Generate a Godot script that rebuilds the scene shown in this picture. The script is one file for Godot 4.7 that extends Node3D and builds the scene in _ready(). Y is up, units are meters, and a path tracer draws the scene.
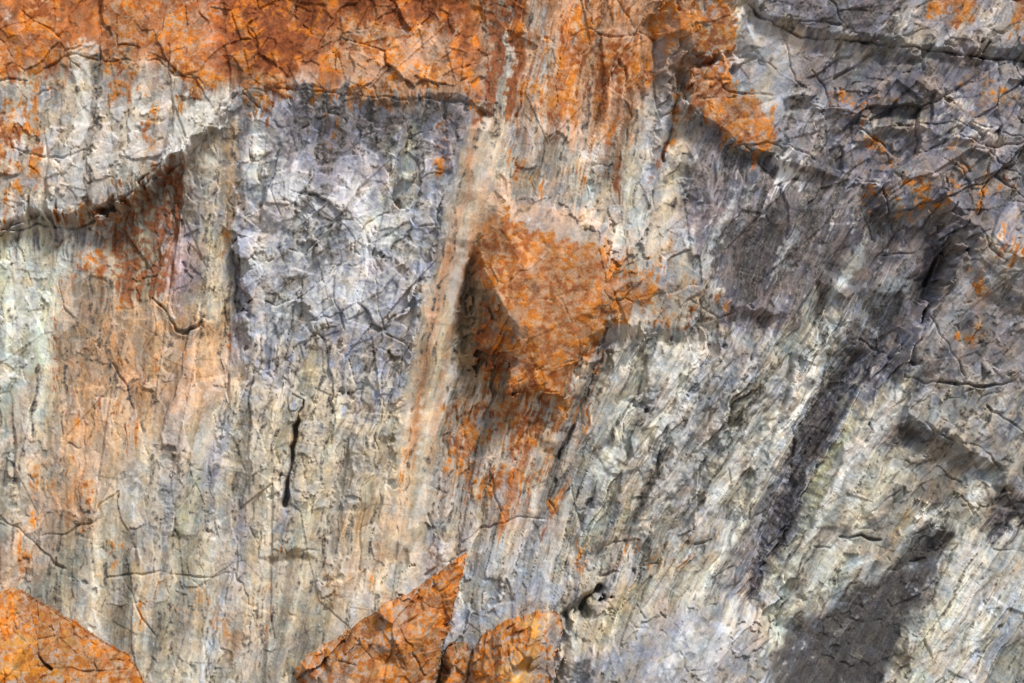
extends Node3D
# A stained sea-cliff wall with loose boulders at its foot.
# The wall is surveyed in "face units" of 2 cm: u to the right, v downwards, z in metres out of the wall.

const UNIT := 0.02
const FOOT := 713.0            # v of the ground
const STEP := 0.9              # mesh spacing in face units
const MAP := 4.0               # spacing of the mineral maps
const MU0 := -120.0
const MV0 := -110.0
const MW := 316
const MH := 216

var rng := RandomNumberGenerator.new()
var n_warp := FastNoiseLite.new()
var n_streak := FastNoiseLite.new()
var n_patch := FastNoiseLite.new()
var n_fine := FastNoiseLite.new()
var n_cell := FastNoiseLite.new()
var n_ridge := FastNoiseLite.new()
var n_plate := FastNoiseLite.new()
var n_seam := FastNoiseLite.new()
var rock: StandardMaterial3D

# mineral maps
var m_base := PackedColorArray()
var m_a := PackedColorArray()      # orange lichen/iron, rust, dark varnish, pale calcite
var m_b := PackedColorArray()      # cream, streakiness, roughness, veins

# the patch being built
var gu0 := 0.0
var gv0 := 0.0
var gnu := 0
var gnv := 0
var gz := PackedFloat32Array()
var gg := PackedFloat32Array()
var gt := PackedFloat32Array()
var gr := PackedInt32Array()
var gc := PackedColorArray()
var gn := PackedVector3Array()
var gwu := PackedFloat32Array()
var gwv := PackedFloat32Array()


func _ready() -> void:
	rng.seed = 77
	setup_view()
	setup_noise()
	setup_material()
	paint_minerals()
	build_ground()
	build_cliff()
	build_outer_wall()
	paint_boulders()
	build_boulders()


# ------------------------------------------------------------------ view and light
func setup_view() -> void:
	var cam := Camera3D.new()
	cam.name = "camera"
	add_child(cam)
	cam.position = Vector3(0, (FOOT - 341.5) * UNIT, 60)
	cam.fov = rad_to_deg(2.0 * atan(341.5 * UNIT / 59.55))
	cam.near = 0.5
	cam.far = 600.0
	cam.current = true
	var env := Environment.new()
	env.background_mode = Environment.BG_SKY
	var sm := ProceduralSkyMaterial.new()
	sm.sky_top_color = Color(0.77, 0.80, 0.84)
	sm.sky_horizon_color = Color(0.82, 0.83, 0.84)
	sm.sky_curve = 0.2
	sm.ground_bottom_color = Color(0.30, 0.29, 0.27)
	sm.ground_horizon_color = Color(0.55, 0.55, 0.54)
	sm.sky_energy_multiplier = 0.75
	var sky := Sky.new()
	sky.sky_material = sm
	env.sky = sky
	env.tonemap_mode = Environment.TONE_MAPPER_LINEAR
	env.tonemap_exposure = 2.5
	env.sdfgi_enabled = true
	env.ssao_enabled = true
	env.ssil_enabled = true
	var we := WorldEnvironment.new()
	we.name = "world_environment"
	we.environment = env
	add_child(we)
	var sun := DirectionalLight3D.new()
	sun.name = "sun"
	sun.light_energy = 0.5
	sun.light_color = Color(1.0, 0.98, 0.95)
	sun.light_angular_distance = 14.0
	sun.shadow_enabled = true
	add_child(sun)
	sun.look_at_from_position(Vector3(16, 28, 20), Vector3.ZERO)


func noise(n: FastNoiseLite, sd: int, freq: float, oct: int, kind := FastNoiseLite.TYPE_SIMPLEX) -> void:
	n.seed = sd
	n.noise_type = kind
	n.frequency = freq
	n.fractal_type = FastNoiseLite.FRACTAL_FBM if oct > 1 else FastNoiseLite.FRACTAL_NONE
	n.fractal_octaves = oct
	n.fractal_gain = 0.55


func setup_noise() -> void:
	noise(n_warp, 3, 0.014, 3)
	noise(n_streak, 5, 1.0, 3)
	noise(n_patch, 9, 0.035, 5)
	noise(n_fine, 11, 0.3, 2)
	noise(n_cell, 13, 0.045, 1, FastNoiseLite.TYPE_CELLULAR)
	n_cell.cellular_return_type = FastNoiseLite.RETURN_DISTANCE2_SUB
	n_cell.cellular_jitter = 1.0
	noise(n_plate, 41, 1.0, 1, FastNoiseLite.TYPE_CELLULAR)
	n_plate.cellular_return_type = FastNoiseLite.RETURN_CELL_VALUE
	n_plate.cellular_jitter = 1.0
	noise(n_seam, 41, 1.0, 1, FastNoiseLite.TYPE_CELLULAR)
	n_seam.cellular_return_type = FastNoiseLite.RETURN_DISTANCE2_SUB
	n_seam.cellular_jitter = 1.0
	noise(n_ridge, 17, 1.0, 4)
	n_ridge.fractal_type = FastNoiseLite.FRACTAL_RIDGED


func setup_material() -> void:
	rock = StandardMaterial3D.new()
	rock.resource_name = "weathered_rock"
	rock.vertex_color_use_as_albedo = true
	rock.vertex_color_is_srgb = true
	rock.roughness = 0.88
	rock.metallic_specular = 0.3
	rock.uv1_triplanar = true
	rock.uv1_world_triplanar = true
	rock.uv1_scale = Vector3(0.9, 0.9, 0.9)
	# mineral grain, lighter and darker crystals
	var gr_n := FastNoiseLite.new()
	noise(gr_n, 23, 0.09, 4)
	var grain := NoiseTexture2D.new()
	grain.width = 1024
	grain.height = 1024
	grain.seamless = true
	grain.noise = gr_n
	var ramp := Gradient.new()
	ramp.offsets = PackedFloat32Array([0.0, 0.35, 0.62, 1.0])
	ramp.colors = PackedColorArray([Color(0.80, 0.79, 0.80), Color(0.93, 0.925, 0.92), Color(0.98, 0.975, 0.97), Color(1, 1, 1)])
	grain.color_ramp = ramp
	rock.albedo_texture = grain
	var hn := FastNoiseLite.new()
	noise(hn, 29, 0.02, 6)
	var hmap := NoiseTexture2D.new()
	hmap.width = 1024
	hmap.height = 1024
	hmap.seamless = true
	hmap.noise = hn
	rock.heightmap_enabled = true
	rock.heightmap_texture = hmap
	rock.heightmap_scale = 0.5


# ------------------------------------------------------------------ mineral maps
func seg_dist(p: Vector2, pts: PackedVector2Array, closed: bool) -> float:
	var best := 1e9
	var n := pts.size()
	for i in (n if closed else n - 1):
		var a := pts[i]
		var b := pts[(i + 1) % n]
		var ab := b - a
		var t := clampf((p - a).dot(ab) / maxf(ab.length_squared(), 0.0001), 0.0, 1.0)
		best = minf(best, p.distance_squared_to(a + ab * t))
	return sqrt(best)


func vv(xy: Array) -> PackedVector2Array:
	var out := PackedVector2Array()
	for i in range(0, xy.size(), 2):
		out.append(Vector2(xy[i], xy[i + 1]))
	return out


# what: a colour code for the base, or a channel name; soft: width of the edge; wide: 0 fills the outline, else a band of that half width
func dab(what: String, value: float, soft: float, wide: float, xy: Array) -> void:
	var pts := vv(xy)
	var lo := pts[0]
	var hi := pts[0]
	for q in pts:
		lo = lo.min(q)
		hi = hi.max(q)
	var pad := soft + wide
	var i0 := maxi(0, int((lo.x - pad - MU0) / MAP))
	var i1 := mini(MW - 1, int((hi.x + pad - MU0) / MAP) + 1)
	var j0 := maxi(0, int((lo.y - pad - MV0) / MAP))
	var j1 := mini(MH - 1, int((hi.y + pad - MV0) / MAP) + 1)
	var ch: int = ["orange", "rust", "dark", "pale", "cream", "streak", "rough", "vein"].find(what)
	var col := Color(what) if ch < 0 else Color.BLACK
	var grey := (col.r + col.g + col.b) / 3.0
	if maxf(col.r, maxf(col.g, col.b)) - minf(col.r, minf(col.g, col.b)) < 0.17:
		col = Color(grey, grey, grey).lerp(col, 0.95)
	for j in range(j0, j1 + 1):
		for i in range(i0, i1 + 1):
			var p := Vector2(MU0 + i * MAP, MV0 + j * MAP)
			var d := seg_dist(p, pts, wide == 0.0)
			var w: float
			if wide == 0.0:
				w = d if Geometry2D.is_point_in_polygon(p, pts) else -d
				w = smoothstep(-soft, soft, w)
			else:
				w = 1.0 - smoothstep(wide - soft, wide + soft, d)
			if w <= 0.0:
				continue
			var k := j * MW + i
			if ch < 0:
				m_base[k] = m_base[k].lerp(col, w * value)
			elif ch < 4:
				var c := m_a[k]
				c[ch] = lerpf(c[ch], value, w)
				m_a[k] = c
			else:
				var c := m_b[k]
				c[ch - 4] = lerpf(c[ch - 4], value, w)
				m_b[k] = c


func paint_minerals() -> void:
	m_base.resize(MW * MH)
	m_base.fill(Color("a69d93"))
	m_a.resize(MW * MH)
	m_a.fill(Color(0.0, 0.0, 0.1, 0.12))
	m_b.resize(MW * MH)
	m_b.fill(Color(0.1, 0.5, 0.6, 0.0))
	# --- ground colours of the rock
	dab("b2a692", 1, 20, 0, [-120, 235, 420, 235, 420, 740, -120, 740])
	dab("b6b7a6", 1, 12, 0, [-120, 240, 68, 240, 58, 330, 40, 430, -120, 440])
	dab("b39c83", 1, 22, 0, [65, 290, 150, 300, 235, 320, 230, 400, 120, 450, 65, 430])
	dab("a89e8c", 1, 30, 0, [-120, 455, 240, 445, 235, 740, -120, 740])
	dab("b9ac97", 1, 25, 0, [250, 420, 400, 400, 395, 600, 300, 650, 240, 660])
	dab("a5a2a7", 1, 14, 0, [235, 95, 475, 105, 440, 250, 402, 400, 300, 400, 240, 380])
	dab("77727a", 0.75, 22, 0, [290, 96, 474, 104, 466, 140, 440, 165, 420, 140, 400, 190, 370, 150, 335, 195, 310, 150, 285, 140])
	dab("adadb1", 0.9, 20, 0, [250, 200, 430, 195, 410, 320, 260, 330])
	dab("b0a69a", 1, 10, 0, [-120, 85, 165, 65, 235, 90, 160, 165, 90, 215, -120, 235])
	dab("b4aaa2", 1, 8, 0, [190, 100, 235, 90, 190, 150, 170, 160])
	dab("cfc2b2", 1, 5, 0, [178, 105, 232, 92, 200, 136, 168, 160])
	dab("c9bda9", 0.9, 6, 0, [75, 50, 98, 35, 96, 130, 74, 140])
	dab("b5b0aa", 0.9, 6, 0, [60, 150, 92, 155, 85, 205, 62, 205])
	dab("a06038", 1, 18, 0, [-120, -110, 500, -110, 485, 95, 240, 80, 100, 62, -120, 85])
	dab("8f4f30", 0.9, 20, 0, [195, -110, 330, -110, 300, 70, 215, 60])
	dab("b98a66", 0.9, 14, 0, [330, 25, 440, 20, 460, 90, 350, 90])
	dab("ad7c5a", 1, 14, 0, [505, -110, 690, -110, 690, 60, 650, 110, 625, 160, 520, 130])
	dab("ab9f8e", 1, 14, 0, [510, 135, 620, 150, 680, 110, 700, 230, 600, 230, 500, 180])
	dab("9c999d", 0.8, 10, 0, [655, 30, 675, 30, 665, 170, 645, 230, 640, 160])
	dab("cbb59c", 1, 4, 0, [476, 106, 505, 130, 490, 200, 471, 250, 456, 300, 446, 360, 438, 430, 428, 510, 418, 565, 392, 560, 397, 470, 406, 400, 424, 300, 440, 250, 456, 190])
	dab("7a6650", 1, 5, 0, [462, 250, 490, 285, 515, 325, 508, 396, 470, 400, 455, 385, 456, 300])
	dab("bb8052", 1, 8, 0, [465, 252, 500, 186, 545, 192, 602, 235, 606, 292, 590, 335, 560, 388, 510, 394, 515, 325])
	dab("a89a90", 0.8, 8, 0, [492, 190, 540, 190, 605, 240, 560, 235, 510, 230])
	dab("787376", 1, 20, 0, [700, 60, 1130, 60, 1130, 420, 900, 420, 860, 350, 740, 360, 690, 200])
	dab("a7a49c", 1, 25, 0, [600, 340, 760, 340, 830, 300, 850, 360, 800, 460, 770, 600, 560, 620, 560, 460])
	dab("78727a", 1, 15, 0, [690, 190, 800, 170, 850, 200, 800, 300, 740, 330, 690, 250])
	dab("757074", 1, 14, 0, [770, 85, 870, 130, 860, 210, 790, 200, 760, 130])
	dab("9d9999", 1, 14, 0, [735, -20, 760, 20, 790, 60, 790, 130, 750, 110, 737, 60])
	dab("6d686e", 1, 10, 0, [745, -110, 910, -110, 910, 45, 850, 42, 800, 36, 770, 20])
	dab("968f90", 1, 12, 0, [900, -110, 1130, -110, 1130, 60, 905, 50])
	dab("6f6a6e", 1, 14, 0, [800, 50, 1130, 65, 1130, 140, 930, 128, 860, 122, 800, 95])
	dab("837d7d", 1, 16, 0, [960, 232, 1130, 262, 1130, 380, 905, 376, 925, 325])
	dab("96918c", 1, 16, 0, [900, 385, 1130, 388, 1130, 490, 950, 500, 905, 440])
	dab("a6a398", 1, 20, 0, [780, 480, 950, 440, 950, 520, 1130, 530, 1130, 740, 760, 740, 760, 600])
	dab("70685f", 0.8, 14, 0, [915, 460, 965, 455, 955, 505, 920, 505])
	dab("5e5b64", 1, 14, 0, [945, 255, 905, 370, 850, 420, 815, 480, 790, 540, 755, 605, 725, 600, 770, 520, 800, 440, 840, 370, 880, 320])
	dab("75767f", 0.8, 12, 14, [880, 300, 850, 350, 860, 330])
	dab("b7b4a4", 1, 9, 15, [898, 385, 868, 425, 836, 478, 806, 540, 775, 600])
	dab("b9b7ad", 0.9, 9, 11, [806, 330, 770, 400, 735, 470, 700, 520])
	dab("565455", 1, 13, 0, [765, 650, 800, 612, 850, 592, 900, 562, 930, 526, 947, 545, 930, 590, 900, 632, 870, 740, 740, 740])
	dab("98979b", 1, 10, 0, [555, 740, 572, 648, 640, 628, 700, 600, 725, 622, 762, 650, 770, 740])
	dab("b2a791", 1, 10, 0, [565, 640, 592, 592, 640, 573, 710, 548, 716, 562, 690, 595, 640, 622, 600, 650])
	dab("9ea0a4", 1, 8, 0, [440, 640, 465, 560, 540, 545, 560, 600, 500, 620, 470, 645])
	dab("b9bcbd", 1, 5, 0, [446, 640, 462, 572, 480, 570, 470, 640])
	dab("b49a84", 0.9, 6, 0, [-120, 520, 20, 530, 60, 570, 30, 583, -120, 590])
	# streaks that run down the wall
	dab("8f867e", 0.8, 5, 4, [97, 60, 95, 130, 90, 215])
	dab("bfc7b4", 0.9, 5, 6, [60, 255, 54, 300, 40, 350, 30, 390])
	dab("d3d2c4", 0.9, 5, 5, [395, 130, 385, 190, 378, 230])
	dab("c9c9b2", 0.8, 5, 6, [415, 120, 405, 170, 398, 215, 392, 240])
	dab("a08b93", 0.7, 10, 12, [180, 230, 178, 280])
	dab("8b8793", 0.8, 6, 6, [232, 250, 236, 300, 238, 350])
	dab("8a8c94", 0.8, 6, 6, [238, 500, 236, 560, 220, 620, 208, 680])
	dab("908c92", 0.8, 6, 5, [215, 440, 205, 500])
	dab("b06a3e", 0.6, 4, 3.5, [480, 110, 466, 190, 450, 250, 436, 300, 420, 380, 412, 460])
	dab("c09070", 0.5, 3, 3, [490, 140, 478, 210, 460, 280, 440, 380, 430, 470])
	dab("cdbca4", 0.9, 3, 4, [486, 150, 470, 220, 452, 290, 436, 360, 424, 450, 414, 540])
	dab("e0dccf", 0.8, 3, 2.5, [693, 10, 690, 45])
	dab("c6c3b8", 0.9, 4, 4, [632, 370, 622, 420, 612, 470])
	dab("c5c3b4", 0.9, 4, 4, [690, 330, 680, 380, 668, 430, 660, 480])
	dab("9b5a34", 0.9, 4, 5, [530, 430, 515, 470, 500, 520])
	dab("b9aa93", 0.9, 4, 4, [540, 450, 520, 520, 505, 560])
	dab("8c8278", 0.8, 5, 5, [560, 440, 545, 500, 535, 540])
	dab("d0cdb8", 0.9, 5, 6, [800, 580, 785, 620, 772, 650])
	dab("c8c6b6", 0.9, 8, 10, [960, 580, 930, 630, 905, 690])
	dab("cfcfcc", 0.8, 6, 6, [985, 590, 975, 640, 965, 690])
	dab("8b8f98", 0.8, 6, 6, [1010, 590, 998, 640, 985, 690])
	dab("52565e", 0.8, 5, 5, [1024, 395, 1016, 420])
	dab("3f3a3c", 0.8, 8, 0, [990, 500, 1040, 480, 1040, 525, 985, 525])
	# upper left: stains on the slab and along its lip
	dab("orange", 0.5, 6, 8, [60, 222, 100, 204, 135, 188, 160, 172])
	dab("rust", 0.45, 5, 6, [95, 212, 130, 197, 160, 176, 185, 158])
	dab("rust", 0.85, 6, 0, [128, 205, 165, 178, 150, 230, 130, 225])
	dab("d8cdbd", 0.9, 4, 0, [178, 104, 214, 98, 234, 92, 205, 133, 170, 160])
	dab("b9a79a", 0.8, 5, 5, [170, 240, 172, 290])
	dab("9a8288", 0.7, 8, 10, [160, 235, 178, 300, 190, 260])
	dab("c8c8bb", 0.8, 5, 6, [262, 135, 258, 180, 270, 195])
	dab("d6d6d0", 0.8, 4, 5, [245, 150, 240, 195])
	dab("orange", 0.5, 5, 9, [245, 118, 270, 105, 280, 95])
	dab("orange", 0.4, 5, 7, [440, 110, 450, 120, 442, 170])
	dab("a9865e", 0.7, 6, 5, [228, 130, 230, 200, 226, 250])
	dab("c2c7b4", 0.9, 4, 5, [62, 235, 58, 275, 50, 320, 42, 345])
	dab("cdd0bf", 0.9, 5, 6, [20, 250, 18, 330])
	dab("c6bd9a", 0.8, 3, 3, [0, 275, 20, 288, 40, 290])
	dab("b8a48e", 0.8, 6, 10, [30, 380, 20, 430])
	# lower left
	dab("bd9c80", 0.8, 12, 22, [75, 350, 85, 400, 75, 440])
	dab("b58462", 0.7, 10, 12, [110, 345, 130, 375, 140, 400])
	dab("orange", 0.55, 7, 8, [145, 375, 152, 395, 120, 440])
	dab("orange", 0.6, 8, 10, [80, 475, 72, 505, 55, 530])
	dab("a86d44", 0.7, 8, 10, [78, 480, 68, 510])
	dab("a9ab8a", 0.8, 5, 7, [198, 488, 186, 515, 180, 530])
	dab("8f8f98", 0.7, 8, 7, [225, 430, 210, 480, 208, 530])
	dab("b6b3b0", 0.7, 10, 14, [170, 480, 165, 530])
	dab("c9bfae", 0.8, 8, 12, [350, 480, 335, 540, 325, 600])
	dab("cfc9bf", 0.8, 6, 8, [375, 530, 360, 580, 350, 600])
	dab("bba38a", 0.7, 6, 6, [390, 520, 378, 560])
	dab("9d9da8", 0.8, 5, 6, [292, 470, 285, 510, 280, 530])
	dab("d2cab4", 0.8, 5, 6, [330, 440, 310, 500, 296, 540])
	dab("c7b89a", 0.8, 8, 12, [310, 370, 330, 400])
	dab("8d8478", 0.7, 6, 6, [365, 520, 350, 500])
	dab("85796a", 0.7, 6, 6, [120, 600, 118, 620, 128, 640])
	dab("b59a6a", 0.6, 5, 6, [140, 578, 150, 590, 160, 585])
	dab("9aa0a6", 0.8, 4, 4, [236, 580, 215, 620, 206, 680])
	dab("b88660", 0.6, 6, 6, [228, 620, 236, 640, 262, 625])
	dab("75706c", 0.7, 8, 8, [285, 660, 300, 640, 270, 683])
	# top middle
	dab("c39a7c", 0.8, 6, 8, [585, 75, 580, 100, 600, 120])
	dab("a9552f", 0.8, 5, 7, [570, 35, 572, 60])
	dab("d0bfae", 0.8, 3, 3, [613, 65, 612, 85])
	dab("a6a39f", 0.9, 5, 6, [540, 10, 545, 60, 535, 90])
	dab("c7b29c", 0.8, 4, 4, [530, 0, 528, 70])
	dab("a8643c", 0.8, 3, 4, [618, 100, 620, 150, 616, 185])
	dab("b7a9a0", 0.8, 8, 14, [590, 120, 600, 160])
	dab("939a9c", 0.7, 6, 10, [580, 190, 590, 205])
	dab("b5b8ad", 0.6, 6, 8, [625, 190, 640, 215, 620, 235])
	dab("cfd0c8", 0.4, 5, 6, [650, 165, 640, 200])
	dab("a37a56", 0.8, 3, 4, [672, 235, 674, 260])
	dab("b0afa9", 0.6, 5, 7, [665, 230, 690, 240, 700, 265])
	dab("c9beb0", 0.9, 4, 4, [500, 190, 530, 195, 560, 210, 590, 225])
	dab("8f5a3a", 0.8, 3, 4, [520, 203, 534, 212])
	# right: white runs on dark rock
	dab("6a6366", 1, 14, 0, [715, 205, 790, 190, 860, 215, 850, 290, 800, 330, 740, 310, 715, 260])
	dab("d3d2cf", 1, 4, 4.5, [733, 184, 722, 220, 712, 252])
	dab("c9c8c4", 1, 4, 4, [750, 184, 742, 215])
	dab("d6d5d0", 1, 3.5, 3.5, [798, 218, 788, 250, 777, 282])
	dab("c4c5c2", 1, 4, 6, [860, 240, 848, 270, 832, 298])
	dab("c6c8b9", 0.9, 3, 4, [812, 293, 806, 325, 795, 350])
	dab("c9c5bb", 0.9, 3, 4, [706, 252, 712, 275, 722, 290])
	dab("d3ccc4", 1, 4, 10, [788, 172, 796, 178])
	dab("8b9099", 0.9, 7, 0, [868, 285, 905, 272, 925, 285, 900, 330, 868, 350, 855, 330])
	dab("8f8a8b", 0.9, 8, 12, [800, 110, 830, 140])
	dab("5d585c", 0.9, 8, 10, [880, 215, 920, 235, 890, 250])
	dab("a79b8c", 0.8, 6, 9, [985, 240, 1010, 258, 1030, 275])
	dab("c0b7a8", 0.8, 4, 4, [870, 128, 930, 133, 1000, 142])
	dab("b9b0a6", 0.8, 6, 8, [950, 100, 960, 110])
	dab("c4b9ae", 0.8, 5, 10, [890, 25, 920, 40, 990, 20])
	dab("aaa49f", 0.8, 6, 9, [745, 20, 752, 60, 770, 100])
	dab("ded9d0", 0.9, 2.5, 3.5, [739, 5, 737, 40])
	# lower right
	dab("8f8d8e", 0.8, 10, 14, [700, 420, 730, 380])
	dab("c6c5b9", 0.9, 5, 6, [672, 350, 660, 400, 645, 450])
	dab("d2d2c6", 0.8, 4, 5, [695, 385, 688, 420])
	dab("b9bfae", 0.8, 6, 8, [620, 440, 605, 500, 590, 540])
	dab("c9bd9d", 0.7, 5, 6, [640, 470, 625, 510, 612, 550])
	dab("bcae98", 0.8, 6, 10, [680, 550, 700, 560, 690, 575])
	dab("77777f", 0.9, 6, 9, [815, 395, 790, 470, 765, 530, 740, 590])
	dab("cfd2cc", 0.8, 4, 5, [860, 385, 842, 420, 830, 445])
	dab("a8aa8c", 0.8, 5, 6, [850, 420, 828, 470, 812, 510])
	dab("b9b4a6", 0.8, 8, 14, [870, 480, 855, 520])
	dab("5f5a5c", 0.9, 6, 8, [905, 420, 890, 430, 915, 428])
	dab("7a7068", 0.9, 7, 12, [935, 470, 930, 495, 950, 480])
	dab("c9b08c", 0.8, 3, 4, [912, 505, 895, 530, 880, 545])
	dab("dad4c8", 0.9, 5, 6, [915, 510, 938, 518, 925, 526])
	dab("ccd0d4", 0.8, 5, 5, [975, 455, 985, 465, 978, 490])
	dab("c5cab8", 0.8, 6, 7, [795, 560, 782, 600, 778, 640])
	dab("c4ccc4", 0.8, 8, 8, [860, 560, 840, 580, 820, 600])
	dab("dde0e0", 0.8, 5, 5, [970, 560, 972, 640, 965, 683])
	dab("8f98a4", 0.8, 5, 6, [1012, 590, 1006, 630, 990, 670])
	dab("8e8c8a", 0.8, 10, 12, [640, 660, 600, 675])
	dab("c6c6c8", 0.8, 8, 10, [690, 640, 660, 660])
	dab("6f6c70", 0.8, 4, 4, [705, 660, 715, 668])
	dab("d2c6b8", 0.9, 3, 4, [725, 672, 735, 680])
	dab("c49a78", 0.55, 24, 0, [60, 290, 150, 302, 232, 325, 225, 400, 120, 450, 62, 430])
	dab("c49a78", 0.5, 20, 0, [30, 450, 112, 440, 105, 520, 60, 545, 20, 525])
	dab("c9a888", 0.5, 18, 0, [330, 500, 395, 490, 385, 560, 330, 600])
	dab("c4a894", 0.9, 8, 0, [496, 188, 545, 188, 612, 232, 622, 262, 590, 245, 540, 222, 500, 225])
	dab("b98f74", 0.7, 8, 0, [560, 85, 625, 90, 640, 140, 560, 130])
	dab("d9d6cf", 0.9, 5, 6, [900, 380, 872, 425, 840, 480])
	dab("d6d8d2", 0.8, 5, 5, [842, 322, 812, 380, 790, 425])
	dab("56545a", 0.8, 7, 8, [930, 270, 890, 335, 850, 385, 818, 440])
	dab("4f4d54", 0.8, 7, 7, [800, 470, 775, 535, 748, 595])
	# --- orange lichen and iron
	dab("orange", 0.68, 10, 0, [-120, -110, 100, -110, 96, 40, 60, 62, 20, 82, -120, 85])
	dab("orange", 0.8, 8, 0, [100, -110, 190, -110, 200, 50, 240, 84, 205, 95, 175, 85, 160, 62, 102, 55])
	dab("orange", 0.42, 20, 0, [190, -110, 500, -110, 485, 95, 300, 86, 210, 60])
	dab("orange", 0.62, 12, 0, [330, 35, 440, 30, 440, 75, 345, 85])
	dab("orange", 0.9, 3, 3, [240, 82, 300, 87, 370, 94, 440, 97, 474, 101])
	dab("orange", 0.5, 10, 0, [-120, 100, 40, 105, 55, 150, 25, 205, -120, 210])
	dab("orange", 0.6, 8, 0, [110, 75, 145, 70, 135, 95, 115, 100])
	dab("orange", 0.5, 8, 0, [140, 115, 160, 115, 160, 145, 140, 140])
	dab("orange", 0.85, 8, 0, [675, -110, 735, -110, 738, 40, 730, 65, 690, 68, 676, 30])
	dab("orange", 0.40, 16, 0, [505, -110, 690, -110, 680, 40, 655, 80, 640, 110, 560, 100, 510, 120])
	dab("orange", 0.8, 8, 0, [575, 15, 640, 30, 650, 80, 620, 60])
	dab("orange", 0.5, 10, 0, [540, 85, 625, 85, 625, 125, 550, 130])
	dab("orange", 0.9, 6, 0, [682, 68, 720, 66, 740, 85, 778, 120, 775, 160, 735, 142, 690, 112])
	dab("orange", 0.6, 3, 4, [680, 75, 676, 120, 668, 150])
	dab("orange", 0.8, 8, 0, [470, 256, 505, 215, 560, 230, 606, 250, 622, 292, 600, 335, 570, 388, 512, 392, 515, 325, 488, 285])
	dab("orange", 0.95, 8, 0, [505, 318, 560, 330, 600, 325, 575, 385, 512, 392])
	dab("orange", 0.6, 6, 0, [492, 300, 514, 328, 508, 392, 485, 392, 478, 340])
	dab("orange", 0.82, 9, 0, [612, 262, 660, 262, 672, 290, 650, 335, 618, 320, 605, 350, 598, 335])
	dab("orange", 0.45, 12, 0, [660, 265, 735, 300, 730, 330, 670, 320])
	dab("orange", 0.6, 4, 6, [603, 340, 590, 400, 575, 450, 560, 500, 545, 530])
	dab("orange", 0.75, 4, 5, [540, 400, 525, 440, 505, 500, 490, 530])
	dab("orange", 0.6, 4, 5, [515, 400, 500, 450, 480, 500])
	dab("orange", 0.65, 5, 8, [478, 415, 462, 440, 448, 470])
	dab("orange", 0.55, 6, 8, [20, 545, 30, 560, 25, 575])
	dab("orange", 0.75, 6, 0, [925, -40, 985, -40, 975, 30, 955, 40, 930, 20])
	dab("orange", 0.85, 6, 0, [1008, -60, 1130, -60, 1130, 40, 1016, 38])
	dab("orange", 0.7, 5, 6, [838, 92, 850, 102, 868, 112])
	dab("orange", 0.6, 5, 7, [880, 140, 876, 165, 872, 190, 882, 200])
	dab("orange", 0.5, 5, 6, [912, 140, 906, 160])
	dab("orange", 0.6, 5, 6, [1000, 105, 1003, 120])
	dab("orange", 0.5, 6, 8, [975, 195, 980, 205, 990, 195])
	dab("orange", 0.5, 6, 9, [1000, 240, 1024, 275])
	dab("orange", 0.45, 8, 10, [968, 260, 978, 310, 968, 340])
	dab("orange", 0.4, 14, 20, [105, 300, 110, 340, 120, 360])
	dab("orange", 0.55, 6, 7, [135, 370, 145, 380])
	dab("orange", 0.5, 10, 12, [80, 470, 70, 520])
	dab("orange", 0.4, 10, 14, [120, 420, 125, 440, 100, 450])
	dab("orange", 0.55, 6, 6, [120, 550, 110, 560])
	dab("orange", 0.4, 5, 5, [240, 160, 252, 110, 300, 100])
	dab("orange", 0.5, 4, 5, [330, 150, 335, 120])
	dab("orange", 0.5, 4, 5, [440, 120, 445, 165])
	dab("orange", 0.45, 5, 5, [225, 180, 232, 230, 224, 260])
	dab("orange", 0.4, 5, 5, [232, 330, 218, 380])
	dab("orange", 0.45, 6, 6, [400, 500, 410, 440])
	dab("orange", 0.35, 6, 5, [260, 630, 268, 600])
	dab("orange", 0.55, 4, 3, [675, 565, 692, 560])
	dab("orange", 0.1, 5, 0, [70, 50, 98, 32, 98, 64, 76, 66])
	dab("orange", 0.15, 4, 4, [122, 55, 126, 65])
	dab("orange", 0.25, 25, 0, [60, 285, 150, 300, 235, 330, 200, 420, 110, 460, 60, 430])
	dab("orange", 0.30, 20, 0, [30, 460, 110, 440, 110, 520, 60, 550, 20, 525])
	dab("orange", 0.22, 25, 0, [240, 560, 400, 480, 400, 600, 290, 660])
	dab("orange", 0.25, 20, 0, [100, 560, 270, 590, 260, 660, 110, 640])
	dab("orange", 0.35, 10, 0, [80, 240, 110, 225, 110, 300, 75, 300])
	dab("orange", 0.30, 14, 0, [500, 140, 620, 160, 630, 200, 520, 190])
	dab("orange", 0.28, 20, 0, [850, 130, 1030, 150, 1030, 220, 880, 215])
	dab("orange", 0.22, 20, 0, [870, 60, 1030, 70, 1030, 130, 880, 110])
	dab("orange", 0.30, 14, 0, [660, 260, 740, 290, 730, 340, 620, 340])
	dab("orange", 0.5, 10, 0, [440, 400, 600, 360, 560, 470, 500, 540, 440, 500])
	dab("orange", 0.26, 16, 0, [560, 540, 640, 510, 720, 540, 640, 590, 580, 600])
	dab("orange", 0.60, 3, 4.0, [8, 55, 7, 92, 4, 130])
	dab("orange", 0.50, 3, 3.0, [24, 55, 23, 86, 20, 118])
	dab("orange", 0.60, 3, 4.0, [42, 55, 41, 80, 38, 105])
	dab("orange", 0.50, 3, 3.0, [58, 55, 57, 82, 54, 110])
	dab("orange", 0.55, 3, 3.0, [66, 55, 65, 75, 62, 96])
	dab("orange", 0.55, 3, 3.0, [112, 55, 111, 79, 108, 104])
	dab("orange", 0.60, 3, 3.0, [124, 55, 123, 76, 120, 98])
	dab("orange", 0.50, 3, 3.0, [138, 55, 137, 82, 134, 110])
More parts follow.
